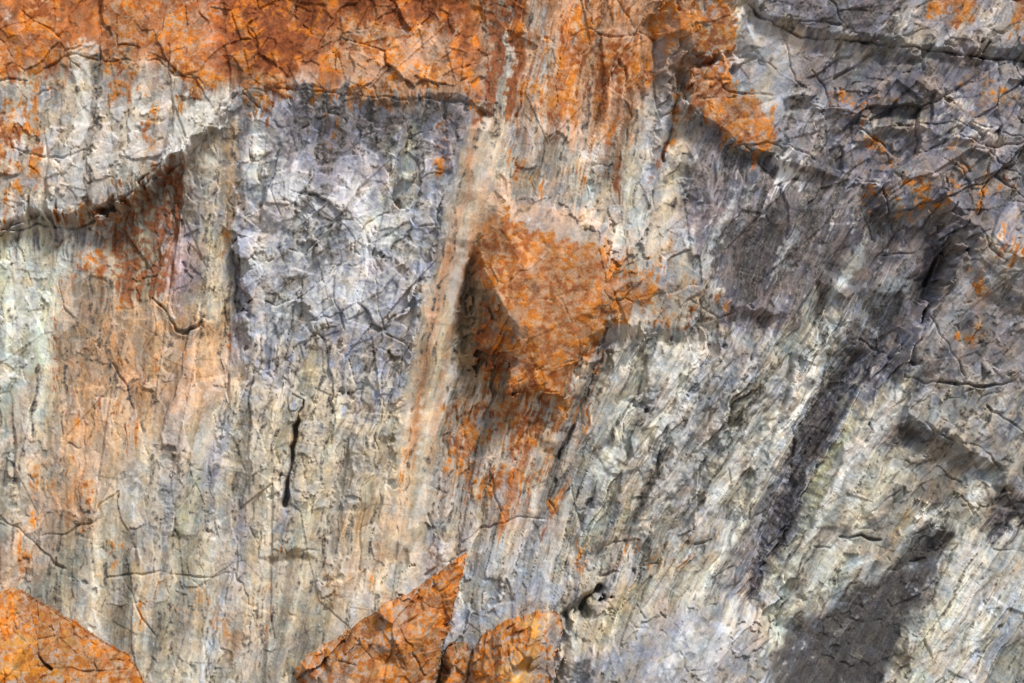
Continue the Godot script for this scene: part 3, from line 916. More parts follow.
func relief_and_colour(cracks: Array, loose: int) -> void:
	var n := gnu * gnv
	var f1 := facets(46.0, 80.0, 0.18, 0.015, 0.5)
	var t1 := gt.duplicate()
	var f2 := facets(20.0, 30.0, 0.075, 0.05, 0.6)
	var t2 := gt.duplicate()
	var f3 := facets(7.0, 10.0, 0.012, 0.004, 0.7)
	var t3 := gt.duplicate()
	# leaves of the foliation: long narrow plates
	var g0 := facets(64.0, 230.0, 0.17, 0.0, 0.5)
	var g1 := facets(24.0, 120.0, 0.085, 0.075, 0.6)
	var h1 := gt.duplicate()
	var g2 := facets(11.0, 60.0, 0.028, 0.026, 0.7)
	var h2 := gt.duplicate()
	var g3 := facets(3.4, 26.0, 0.003, 0.003, 0.8)
	var h3 := gt.duplicate()
	gg.fill(0.0)
	for c in cracks:
		crack(c[0], c[1] * (0.6 if c[1] < 0.2 else 1.0), c.slice(2))
	random_cracks(loose, 0.3, 14.0, 80.0)
	furrows(loose * 4)
	var z0 := gz.duplicate()
	for j in gnv:
		var v := gv0 + j * STEP
		for i in gnu:
			var k := j * gnu + i
			var u := gu0 + i * STEP
			var ln := lean(u, v)
			var p := u - ln * (341.0 - v)
			var w1 := n_warp.get_noise_2d(u, v)
			var w2 := n_warp.get_noise_2d(u + 531.0, v - 317.0)
			var pw := p + 5.0 * w1
			var st0 := n_streak.get_noise_2d(pw * 0.026 + 300.0, v * 0.0028)
			var st1 := n_streak.get_noise_2d(pw * 0.07, v * 0.006)
			var st2 := n_streak.get_noise_2d(pw * 0.21 + 77.0, v * 0.020)
			var st3 := n_streak.get_noise_2d(pw * 0.40 - 55.0, v * 0.030 + 20.0)
			var pat := n_patch.get_noise_2d(u, v) * 1.5
			var pat2 := n_patch.get_noise_2d(u * 2.6 + 900.0, v * 2.6) * 1.4
			var fine := n_fine.get_noise_2d(u, v)
			gwu[k] = 7.0 * w1 + 2.5 * pat2
			gwv[k] = 7.0 * w2 + 2.5 * pat
			var here := map_at(m_b, u, v)
			var kk := here.g
			var ragged := clampf(1.35 * here.b - 0.16, 0.06, 1.1)
			var slip := (30.0 * st1 + 20.0 * st2) * (0.25 + 0.75 * kk) * (0.4 + 0.6 * minf(1.0, ragged))   # stains run along the foliation
			var lu := u + (10.0 * w1 + 4.0 * pat2 + 5.0 * t2[k]) * ragged - ln * slip
			var lv := v + 12.0 * w2 + 6.0 * pat + slip
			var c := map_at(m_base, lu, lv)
			var a := map_at(m_a, lu, lv)
			var b := map_at(m_b, lu, lv)
			a.r = clampf(a.r * (0.95 + 0.7 * w1 - 0.35 * w2), 0.0, 1.0)
			var ks := b.g
			var rough := b.b
			var iso := 1.0 - 0.75 * ks
			# plates: large and small, parted by thin open seams
			var cx := pw + 5.0 * w2
			var cy := v + 6.0 * w1 + 0.25 * (u - 512.0)
			var pl0 := n_plate.get_noise_2d(cx / 66.0 + 9.0, cy / 50.0)
			var sm0 := n_seam.get_noise_2d(cx / 66.0 + 9.0, cy / 50.0) + 1.0
			var big := smoothstep(0.85, 1.45, here.b)
			var leafy := kk + 0.35 * w2 + 0.15 * pat > 0.6
			var ax := cx / (26.0 if leafy else 38.0)
			var ay := cy / (120.0 if leafy else 46.0)
			var bx := (cx + 400.0) / (12.0 if leafy else 14.0)
			var by := cy / (40.0 if leafy else 17.0)
			var pl1 := n_plate.get_noise_2d(ax, ay)
			var sm1 := n_seam.get_noise_2d(ax, ay) + 1.0
			var pl2 := n_plate.get_noise_2d(bx, by)
			var sm2 := n_seam.get_noise_2d(bx, by) + 1.0
			var seam := big * (1.0 - smoothstep(0.0, 0.026, sm0)) * 0.12 + (1.0 - smoothstep(0.0, 0.034, sm1)) * smoothstep(-0.1, 0.3, 0.5 * pat + w1) * 0.10 + (1.0 - smoothstep(0.0, 0.09, sm2)) * smoothstep(0.05, 0.5, pat * 0.5 + w2 - 0.3 * w1) * (0.012 if leafy else 0.03)
			# shape
			var rid2 := n_ridge.get_noise_2d(p * 0.016 + 40.0, v * 0.006)
			var fol := ks * 1.15
			gwu[k] += (6.0 * pl2 + 5.0 * pl1) * ragged
			gwv[k] += (5.0 * pl2 - 5.0 * pl1) * ragged
			var jag := n_plate.get_noise_2d(bx + 37.0, by)
			var qi := clampf(i + (7.0 * w1 + 1.5 * pat2 + 5.0 * pl2 + 5.0 * pl1) * ragged / STEP, 0.0, gnu - 1.01)
			var qj := clampf(j + (7.0 * w2 + 1.5 * pat + 5.0 * jag + 5.0 * pl1) * ragged / STEP, 0.0, gnv - 1.01)
			var q := int(qj) * gnu + int(qi)
			var qx := qi - int(qi)
			var zb := lerpf(lerpf(z0[q], z0[q + 1], qx), lerpf(z0[q + gnu], z0[q + gnu + 1], qx), qj - int(qj))
			gz[k] = zb + rough * (iso * (f1[k] + f2[k] + f3[k]) + fol * (g0[k] + g1[k] + g2[k] + 0.6 * g3[k])) + ks * 0.05 * rid2 * rough + 0.005 * pat2 + 0.003 * fine + 0.02 * pat * rough - gg[k] + minf(rough, 0.95) * (0.06 * pl1 + 0.022 * pl2 - seam) + big * 0.22 * pl0
			# mineral colour
			var plate := iso * (0.25 * t1[k] + 0.3 * t2[k] + 0.3 * t3[k]) + ks * (0.35 * h1[k] + 0.35 * h2[k] + 0.15 * h3[k]) + 0.3 * pl1 + 0.3 * pl2
			var s := lerpf(pat, st1 * 1.6 + st2 * 0.35 + h2[k] * 0.4, ks)
			var band := lerpf(0.9 * w2 + 0.9 * pat + 0.2 * t1[k], 1.45 * st0 + 1.05 * st1 + 0.3 * h1[k], 0.15 + 0.85 * ks) + 0.2 * h2[k] + 0.2 * t2[k]
			var tone := bands(band)
			var force := 0.3 + 0.7 * minf(1.0, 1.4 * rough)
			c = c.lerp(Color(c.r * tone.r / 0.655, c.g * tone.g / 0.63, c.b * tone.b / 0.60), 0.85 * force)
			c = c.lerp(SAGE, clampf(0.9 * (w1 * 0.9 - st0 * ks) - 0.15, 0.0, 0.25))
			c = c.lerp(PINK, clampf(0.8 * (-w1 * 0.9 + st1 * ks) - 0.12, 0.0, 0.30))
			var lum := 1.0 + ks * (0.05 * st1 + 0.05 * st2) + 0.07 * pat2 + 0.06 * fine + 0.24 * plate
			c = Color(c.r * lum * (1.0 + 0.05 * pat), c.g * lum, c.b * lum * (1.0 - 0.06 * pat + 0.05 * plate))
			var x := cover(b.r * 0.85, s * 0.8 + 0.4 * plate)
			if x > 0.0:
				c = c.lerp(CREAM, x * 0.6)
			x = cover(a.b * 0.9, s + 0.5 * pat2 - 0.5 * plate, 0.5)
			if x > 0.0:
				c = c.lerp(DARK, x * clampf(0.62 + 0.4 * fine + 0.3 * pat2, 0.0, 1.0))
			x = cover(a.a * 0.9, -s * 0.7 + 0.5 * pat2 + 0.5 * plate)
			if x > 0.0:
				c = c.lerp(PALE, x * 0.7)
			# thin dark and pale seams in the foliation
			x = smoothstep(0.20, 0.50, st3) * ks
			if x > 0.0:
				c = c.lerp(DARK, x * 0.34 * minf(1.0, rough) * smoothstep(0.0, 0.35, w2 + 0.3 * st1))
			x = smoothstep(0.18, 0.50, -st3 + 0.12 * h2[k]) * ks
			if x > 0.0:
				c = c.lerp(PALE, x * 0.22)
			var on := lerpf(0.45 * pat + 0.55 * pat2, 0.7 * st2 - 0.5 * st1 + 0.15 * pat2, ks) + 0.35 * plate
			x = cover(a.g, -0.5 * s + 0.6 * pat2 + 0.5 * plate, 0.5)
			if x > 0.0:
				c = c.lerp(RUST_A.lerp(RUST_B, clampf(0.55 + pat2 + fine * 0.6 + 0.6 * plate, 0.0, 1.0)), x * 0.8)
			var thin := smoothstep(-0.75, 0.75, a.r * 2.0 - 1.05 + on) * smoothstep(0.08, 0.3, a.r)   # a thin wash round the crusts
			x = maxf(cover(a.r, on, 0.28) * 0.95, thin * 0.65)
			if x > 0.0:
				var o := ORANGE_B.lerp(ORANGE_A, clampf(0.40 + 1.2 * pat + 0.6 * plate, 0.0, 1.0)).lerp(ORANGE_C, clampf(0.30 - 1.0 * pat2 - 0.4 * plate, 0.0, 0.85))
				o = o.lerp(ORANGE_D, clampf(-0.15 + 1.5 * w2 + 0.9 * pat2 - 0.5 * pat, 0.0, 0.75) * (1.0 - 0.7 * b.a))
				var ol := 1.0 + 0.16 * fine + 0.25 * plate
				c = c.lerp(Color(o.r * ol, o.g * ol, o.b * ol), x * 0.9)
			if b.a > 0.05:
				var cell := n_cell.get_noise_2d(u + 7.0 * pat2 + 14.0 * w1, v + 7.0 * pat + 14.0 * w2) + 1.0
				x = (1.0 - smoothstep(0.015, 0.13, cell)) * b.a * clampf(0.85 + 0.6 * pat, 0.0, 1.0)
				c = c.lerp(VEIN, x * 0.85)
			gc[k] = Color(clampf(c.r, 0.03, 0.93), clampf(c.g, 0.03, 0.93), clampf(c.b, 0.03, 0.93))


func normals() -> void:
	# worn edges: take the single-point spikes off the fractures
	var raw := gz.duplicate()
	for j in range(1, gnv - 1):
		for i in range(1, gnu - 1):
			var k := j * gnu + i
			gz[k] = 0.6 * raw[k] + 0.1 * (raw[k - 1] + raw[k + 1] + raw[k - gnu] + raw[k + gnu])
	for j in gnv:
		var ja := maxi(j - 1, 0)
		var jb := mini(j + 1, gnv - 1)
		for i in gnu:
			var ia := maxi(i - 1, 0)
			var ib := mini(i + 1, gnu - 1)
			var dx := (gz[j * gnu + ib] - gz[j * gnu + ia]) / ((ib - ia) * STEP * UNIT)
			var dy := (gz[ja * gnu + i] - gz[jb * gnu + i]) / ((jb - ja) * STEP * UNIT)
			gn[j * gnu + i] = Vector3(-dx, -dy, 1.0).normalized()


# marks the cells whose (roughened) place lies in an outline
func claim(id: int, xy: Array) -> void:
	var pts := vv(xy)
	var lo := pts[0]
	var hi := pts[0]
	for q in pts:
		lo = lo.min(q)
		hi = hi.max(q)
	var i0 := maxi(0, int((lo.x - 14.0 - gu0) / STEP))
	var i1 := mini(gnu - 1, int((hi.x + 14.0 - gu0) / STEP) + 1)
	var j0 := maxi(0, int((lo.y - 14.0 - gv0) / STEP))
	var j1 := mini(gnv - 1, int((hi.y + 14.0 - gv0) / STEP) + 1)
	for j in range(j0, j1 + 1):
		for i in range(i0, i1 + 1):
			var k := j * gnu + i
			var q := Vector2(gu0 + i * STEP + gwu[k] * 0.5, gv0 + j * STEP + gwv[k] * 0.5)
			if q.x > lo.x and q.x < hi.x and q.y > lo.y and q.y < hi.y and Geometry2D.is_point_in_polygon(q, pts):
				gr[k] = id


# cells that no outline claimed go to the piece beside them
func settle() -> void:
	for j in gnv:
		for i in range(1, gnu):
			var k := j * gnu + i
			if gr[k] == 0 and gr[k - 1] > 0:
				gr[k] = gr[k - 1]
	for j in gnv:
		for i in range(gnu - 2, -1, -1):
			var k := j * gnu + i
			if gr[k] == 0 and gr[k + 1] > 0:
				gr[k] = gr[k + 1]
	for k in range(gr.size() - gnu - 1, -1, -1):
		if gr[k] == 0 and gr[k + gnu] > 0:
			gr[k] = gr[k + gnu]
	for k in range(gnu, gr.size()):
		if gr[k] == 0 and gr[k - gnu] > 0:
			gr[k] = gr[k - gnu]


func place(u: float, v: float, z: float) -> Vector3:
	return Vector3((u - 512.0) * UNIT, (FOOT - v) * UNIT, z)


# commits the cells of every region as a mesh of its own; region -1 is left out; back > 0 closes the piece behind
func commit(names: Array, parent: Node3D, origin: Vector3, back: float) -> Array:
	var lists: Array[PackedInt32Array] = []
	for r in names:
		lists.append(PackedInt32Array())
	for r in names.size():
		var l := PackedInt32Array()
		for j in gnv - 1:
			var k := j * gnu
			for i in gnu - 1:
				if gr[k + i] == r:
					l.append(k + i)
		lists[r] = l
	var remap := PackedInt32Array()
	remap.resize(gnu * gnv)
	var made := []
	for r in names.size():
		var l := lists[r]
		if l.is_empty():
			made.append(null)
			continue
		remap.fill(-1)
		var vs := PackedVector3Array()
		var ns := PackedVector3Array()
		var cs := PackedColorArray()
		var ix := PackedInt32Array()
		for k in l:
			for q in [k, k + 1, k + gnu, k + gnu + 1]:
				if remap[q] < 0:
					remap[q] = vs.size()
					vs.append(place(gu0 + (q % gnu) * STEP, gv0 + (q / gnu) * STEP, gz[q]) - origin)
					ns.append(gn[q])
					cs.append(gc[q])
			var a := remap[k]
			var b := remap[k + 1]
			var c := remap[k + gnu]
			var d := remap[k + gnu + 1]
			if absf(gz[k] - gz[k + gnu + 1]) < absf(gz[k + 1] - gz[k + gnu]):
				ix.append(a); ix.append(b); ix.append(d)
				ix.append(a); ix.append(d); ix.append(c)
			else:
				ix.append(a); ix.append(b); ix.append(c)
				ix.append(b); ix.append(d); ix.append(c)
		if back > 0.0:   # sides of a loose block
			for k in l:
				var sides := [[k - gnu, k, k + 1], [k + 1, k + 1, k + gnu + 1], [k + gnu, k + gnu + 1, k + gnu], [k - 1, k + gnu, k]]
				for s in sides:
					var nb: int = s[0]
					if nb >= 0 and nb < gr.size() and gr[nb] >= 0:
						continue
					var p: Vector3 = vs[remap[s[1]]]
					var q: Vector3 = vs[remap[s[2]]]
					var pb := Vector3(p.x * 0.97, p.y * 0.99, -back)
					var qb := Vector3(q.x * 0.97, q.y * 0.99, -back)
					var nn := (p - q).cross(Vector3(0, 0, 1)).normalized()
					var at := vs.size()
					for e in [p, q, pb, qb]:
						vs.append(e)
						ns.append(nn)
					var cp: Color = cs[remap[s[1]]]
					var cq: Color = cs[remap[s[2]]]
					cs.append(cp); cs.append(cq); cs.append(cp); cs.append(cq)
					ix.append(at); ix.append(at + 2); ix.append(at + 1)
					ix.append(at + 1); ix.append(at + 2); ix.append(at + 3)
		var arr := []
		arr.resize(Mesh.ARRAY_MAX)
		arr[Mesh.ARRAY_VERTEX] = vs
		arr[Mesh.ARRAY_NORMAL] = ns
		arr[Mesh.ARRAY_COLOR] = cs
		arr[Mesh.ARRAY_INDEX] = ix
		var am := ArrayMesh.new()
		am.add_surface_from_arrays(Mesh.PRIMITIVE_TRIANGLES, arr)
		am.surface_set_material(0, rock)
		var mi := MeshInstance3D.new()
		mi.mesh = am
		mi.name = names[r][0]
		if names[r][1] != "":
			mi.set_meta("label", names[r][1])
		parent.add_child(mi, true)
		made.append(mi)
	return made


# ------------------------------------------------------------------ ground
func build_ground() -> void:
	var st := SurfaceTool.new()
	st.begin(Mesh.PRIMITIVE_TRIANGLES)
	for q in [[-200, -3], [200, -3], [200, 200], [-200, -3], [200, 200], [-200, 200]]:
		st.set_normal(Vector3.UP)
		st.add_vertex(Vector3(q[0], 0, q[1]))
	var g := MeshInstance3D.new()
	g.name = "ground"
	g.mesh = st.commit()
	var m := StandardMaterial3D.new()
	m.resource_name = "shingle"
	m.albedo_color = Color(0.52, 0.49, 0.45)
	m.roughness = 0.95
	m.uv1_triplanar = true
	m.uv1_world_triplanar = true
	m.uv1_scale = Vector3(0.7, 0.7, 0.7)
	m.albedo_texture = rock.albedo_texture
	g.material_override = m
	g.set_meta("kind", "structure")
	g.set_meta("label", "flat shingle ground at the foot of the cliff")
	add_child(g)


# ------------------------------------------------------------------ the cliff
var cliff: Node3D


func build_cliff() -> void:
	begin(-75, -65, 1099, 735)
	survey(CLIFF_LINES)
	relief_and_colour(CLIFF_CRACKS, 60)
	normals()
	var names := [["rock_face", ""]]
	for r in CLIFF_REGIONS:
		names.append([r[0], r[1]])
		claim(names.size() - 1, r[2])
	settle()
	cliff = Node3D.new()
	cliff.name = "cliff"
	cliff.set_meta("kind", "structure")
	cliff.set_meta("label", "steep weathered cliff of grey rock streaked with orange and black stains")
	add_child(cliff)
	commit(names, cliff, Vector3.ZERO, 0.0)


const CLIFF_LINES := [
	# frame of the survey
	[0.1, -0.3, -110, -100, 200, -100], [-0.3, -0.2, 200, -100, 720, -100], [0.5, 0.6, 760, -100, 1134, -100],
	[0.7, 0.9, 1134, -60, 1134, 250], [0.9, 0.9, 1134, 270, 1134, 745], [1.0, 1.2, -110, 745, 500, 745], [1.2, 1.1, 520, 745, 1134, 745],
	[0.7, 0.4, -110, -60, -110, 225], [0.3, 0.9, -110, 245, -110, 720],
	# overhanging slab, upper left
	[0.85, 0.95, -110, 232, 0, 229, 40, 217, 75, 223, 100, 205, 130, 190, 150, 175, 165, 163], [0.9, 0.72, 185, 150, 205, 132, 223, 108, 236, 92],
	[0.5, 0.42, -110, 243, 0, 239, 40, 229, 76, 234],
	[-0.05, 0.1, 104, 216, 134, 202, 154, 187, 170, 174], [0.25, 0.4, 190, 160, 210, 142],
	[0.55, 0.6, 228, 116, 240, 98],
	[0.75, 0.72, 0, 85, 30, 84, 75, 60, 100, 63, 165, 65, 235, 84], [0.9, 0.9, 20, 150, 90, 140], [0.85, 0.9, 120, 120, 160, 130],
	[0.35, 0.1, 0, 0, 98, 0], [0.35, 0.05, 104, 0, 190, 0], [0.62, 0.5, 20, 45, 160, 35],
	# lip of the grey panel and the orange roof above it
	[0.72, 0.82, 246, 83, 300, 86, 370, 93, 440, 96, 474, 101],
	[0.66, 0.7, 246, 95, 300, 95, 370, 102, 440, 105, 468, 110],
	[0.5, 0.5, 230, 50, 300, 50, 380, 55, 460, 60], [0.0, 0.05, 210, 0, 480, 0],
	[0.75, 0.4, 472, 108, 466, 140, 451, 190, 436, 250, 421, 300, 409, 350, 401, 400, 395, 450, 391, 500, 386, 560],
	[0.64, 0.42, 456, 140, 441, 190, 425, 250, 410, 300, 398, 350],
	[0.25, 0.05, 503, 133, 490, 190, 481, 220, 475, 240], [-0.05, -0.2, 470, 252, 463, 270, 456, 300], [-0.2, -0.05, 456, 300, 448, 350, 442, 400],
	[-0.05, 0.3, 441, 406, 435, 450, 427, 510, 416, 565],
	[0.45, 0.5, 300, 150, 440, 150], [0.5, 0.5, 290, 230, 400, 240], [0.45, 0.45, 270, 300, 390, 320], [0.4, 0.45, 270, 380, 380, 380],
	[0.4, 0.45, 205, 175, 240, 150], [0.22, 0.3, 190, 220, 235, 230], [0.25, 0.3, 190, 280, 200, 318], [-0.1, 0.0, 114, 238, 140, 222, 168, 205], [0.2, 0.22, 112, 294, 150, 296],
	[0.33, 0.3, 180, 331, 198, 322], [0.22, 0.22, 172, 338, 205, 336],
	[0.32, 0.28, 10, 300, 60, 300], [0.28, 0.3, 20, 380, 100, 350], [0.3, 0.35, 120, 380, 220, 380], [0.35, 0.4, 10, 460, 110, 450], [0.4, 0.45, 140, 460, 240, 470],
	[0.45, 0.45, 0, 512, 45, 550], [0.55, 0.5, -2, 526, 40, 558], [0.6, 0.55, 0, 575, 60, 575], [0.5, 0.5, 90, 530, 230, 540], [0.6, 0.62, 110, 582, 235, 580],
	[0.65, 0.7, 100, 640, 250, 640], [0.9, 0.9, 100, 700, 290, 700], [0.6, 0.65, 336, 430, 316, 490, 296, 545], [0.35, 0.4, 352, 430, 334, 490, 316, 560], [0.62, 0.65, 370, 440, 356, 510, 340, 590], [0.38, 0.45, 386, 440, 374, 520, 362, 580], [0.55, 0.55, 270, 420, 262, 500, 254, 560],
	[0.5, 0.5, 246, 240, 250, 350], [0.22, 0.25, 231, 240, 233, 350], [0.3, 0.35, 216, 440, 204, 530], [0.52, 0.55, 190, 430, 176, 530], [0.6, 0.55, 290, 620, 380, 590],
	# gully and middle wall at the top
	[-0.25, 0.05, 500, 0, 497, 60, 492, 110], [0.0, 0.0, 525, 0, 560, 60, 540, 120], [-0.05, 0.05, 590, 10, 610, 100, 600, 150], [0.08, 0.1, 640, 20, 640, 100, 635, 170],
	[-0.15, -0.05, 660, 30, 658, 90, 650, 150], [0.15, 0.1, 668, 30, 670, 90, 660, 150], [-0.15, 0.0, 680, 68, 678, 110, 668, 150],
	[0.45, 0.4, 682, 0, 690, 50, 725, 60], [0.1, 0.1, 685, 64, 732, 63],
	[0.4, 0.5, 690, 72, 730, 72, 778, 118], [0.5, 0.45, 690, 106, 738, 142, 778, 160], [0.1, 0.1, 690, 116, 736, 152, 776, 171],
	[0.05, 0.1, 520, 170, 600, 190, 680, 180], [0.15, 0.2, 640, 215, 720, 200],
	# grey hump and the top right block with its overhang
	[0.45, 0.4, 742, 10, 760, 50, 790, 110], [0.3, 0.35, 752, 22, 778, 42, 810, 54],
	[0.62, 0.7, 748, -5, 772, 15, 805, 31, 850, 35, 900, 41, 950, 49, 1030, 54], [0.34, 0.4, 752, 12, 776, 27, 808, 42, 850, 45, 900, 51, 950, 58, 1030, 64], [0.62, 0.65, 780, -40, 1020, -20],
	[0.35, 0.4, 830, 70, 900, 85, 1020, 90], [0.72, 0.8, 800, 97, 868, 128, 930, 132, 1000, 141, 1130, 148], [0.4, 0.5, 800, 86, 868, 112, 930, 116, 1000, 122, 1100, 130],
	[0.58, 0.65, 806, 108, 868, 140, 930, 145, 1020, 156], [0.55, 0.65, 850, 190, 940, 185], [0.75, 0.75, 990, 180, 1100, 200],
	
	# buttress at the right edge
	[1.45, 1.45, 968, 231, 1000, 247, 1026, 270, 1130, 300], [1.35, 0.8, 962, 246, 940, 290, 922, 330, 909, 370], [0.9, 0.9, 975, 215, 1030, 235],
	[-0.1, 0.15, 944, 255, 930, 278, 908, 330, 894, 368], [0.2, 0.25, 930, 245, 905, 290], [0.85, 0.85, 1000, 315, 1100, 335], [0.85, 0.9, 930, 368, 1010, 372, 1110, 372],
	[0.7, 0.8, 915, 388, 975, 395, 1030, 392], [0.75, 0.85, 940, 440, 1100, 450], [0.6, 0.55, 905, 400, 890, 450], [0.75, 0.8, 980, 495, 1100, 490], [0.6, 0.7, 980, 530, 1100, 530],
	# dark gully running down to the left, pale slab beside it
	[-0.2, -0.25, 885, 340, 852, 375, 825, 415], [-0.25, 0.1, 803, 465, 776, 535, 748, 598], [0.5, 0.6, 893, 388, 855, 440, 826, 498, 798, 560], [0.55, 0.45, 845, 300, 806, 385, 772, 460, 738, 545],
	[0.15, 0.2, 826, 300, 786, 382, 752, 455, 722, 520], [0.55, 0.5, 790, 315, 748, 395, 716, 470, 690, 530], [0.2, 0.2, 765, 322, 728, 395, 700, 455, 672, 520],
	[0.5, 0.5, 728, 335, 700, 395, 672, 460, 648, 530], [0.15, 0.2, 697, 352, 672, 405, 648, 470, 626, 535], [0.5, 0.45, 672, 356, 648, 410, 625, 480, 600, 545], [0.15, 0.2, 640, 362, 615, 420, 592, 490, 572, 545],
	[0.85, 0.85, 908, 412, 945, 436, 1000, 466], [0.45, 0.5, 900, 430, 945, 452, 990, 482], [0.8, 0.75, 880, 470, 850, 530], [0.5, 0.55, 905, 480, 875, 535],
	[0.5, 0.6, 765, 185, 795, 240], [0.3, 0.3, 700, 165, 730, 250], [0.75, 0.5, 850, 185, 815, 280], [0.25, 0.2, 880, 240, 850, 300],
	
	# the orange block in the middle
	[0.2, 1.28, 478, 250, 489, 280, 502, 304, 517, 326], [1.28, 1.0, 517, 326, 514, 360, 510, 392], [1.2, 0.95, 545, 330, 600, 305], [1.05, 0.8, 540, 290, 600, 270], [1.05, 0.85, 540, 365, 572, 350], [0.75, 0.8, 520, 262, 580, 262],
	[0.35, 0.45, 500, 215, 545, 212, 595, 240], [0.12, 0.2, 500, 184, 545, 188, 604, 228], [0.95, 0.7, 604, 292, 592, 332, 577, 364, 560, 386], [0.95, 0.75, 512, 394, 535, 391, 558, 389],
	[0.5, 0.5, 507, 404, 540, 402, 566, 398], [-0.4, -0.7, 471, 262, 466, 280, 462, 300], [-0.7, -0.3, 462, 300, 459, 350, 462, 395], [0.15, 0.1, 484, 345, 482, 390],
	[0.5, 0.6, 615, 256, 650, 268, 690, 285], [0.55, 0.42, 620, 318, 645, 332, 690, 328, 740, 300], [0.28, 0.28, 622, 345, 650, 346, 692, 342, 745, 314], [0.1, 0.1, 604, 345, 590, 392, 574, 430, 556, 458],
	[0.35, 0.3, 566, 410, 560, 440], [0.3, 0.25, 612, 360, 590, 430], [0.15, 0.2, 490, 420, 470, 480], [-0.15, 0.0, 455, 410, 445, 450], [0.3, 0.3, 535, 430, 510, 510], [0.25, 0.3, 460, 520, 540, 530],
	# foot of the middle wall
	[0.3, 0.35, 560, 560, 620, 545], [0.35, 0.4, 555, 615, 590, 584, 622, 569, 660, 559, 705, 543], [-0.15, 0.5, 570, 618, 590, 596, 604, 588], [0.75, 0.65, 570, 630, 598, 594, 626, 579, 662, 568, 712, 551],
	[0.85, 0.7, 590, 645, 640, 615, 700, 588], [1.0, 1.1, 575, 660, 640, 638, 700, 612, 740, 640], [1.5, 1.4, 600, 720, 700, 690, 760, 720],
	[0.4, 0.4, 480, 560, 540, 580], [0.4, 0.45, 440, 620, 540, 600], [0.5, 0.5, 420, 700, 560, 700],
	# lower right
	[0.6, 0.6, 860, 520, 800, 600], [0.68, 0.6, 940, 515, 880, 558, 800, 606], [0.45, 0.5, 930, 545, 880, 590, 800, 640], [0.5, 0.6, 900, 610, 860, 690], [0.75, 0.9, 955, 540, 935, 595, 908, 640, 890, 700], [0.85, 0.9, 1000, 570, 980, 700],
]

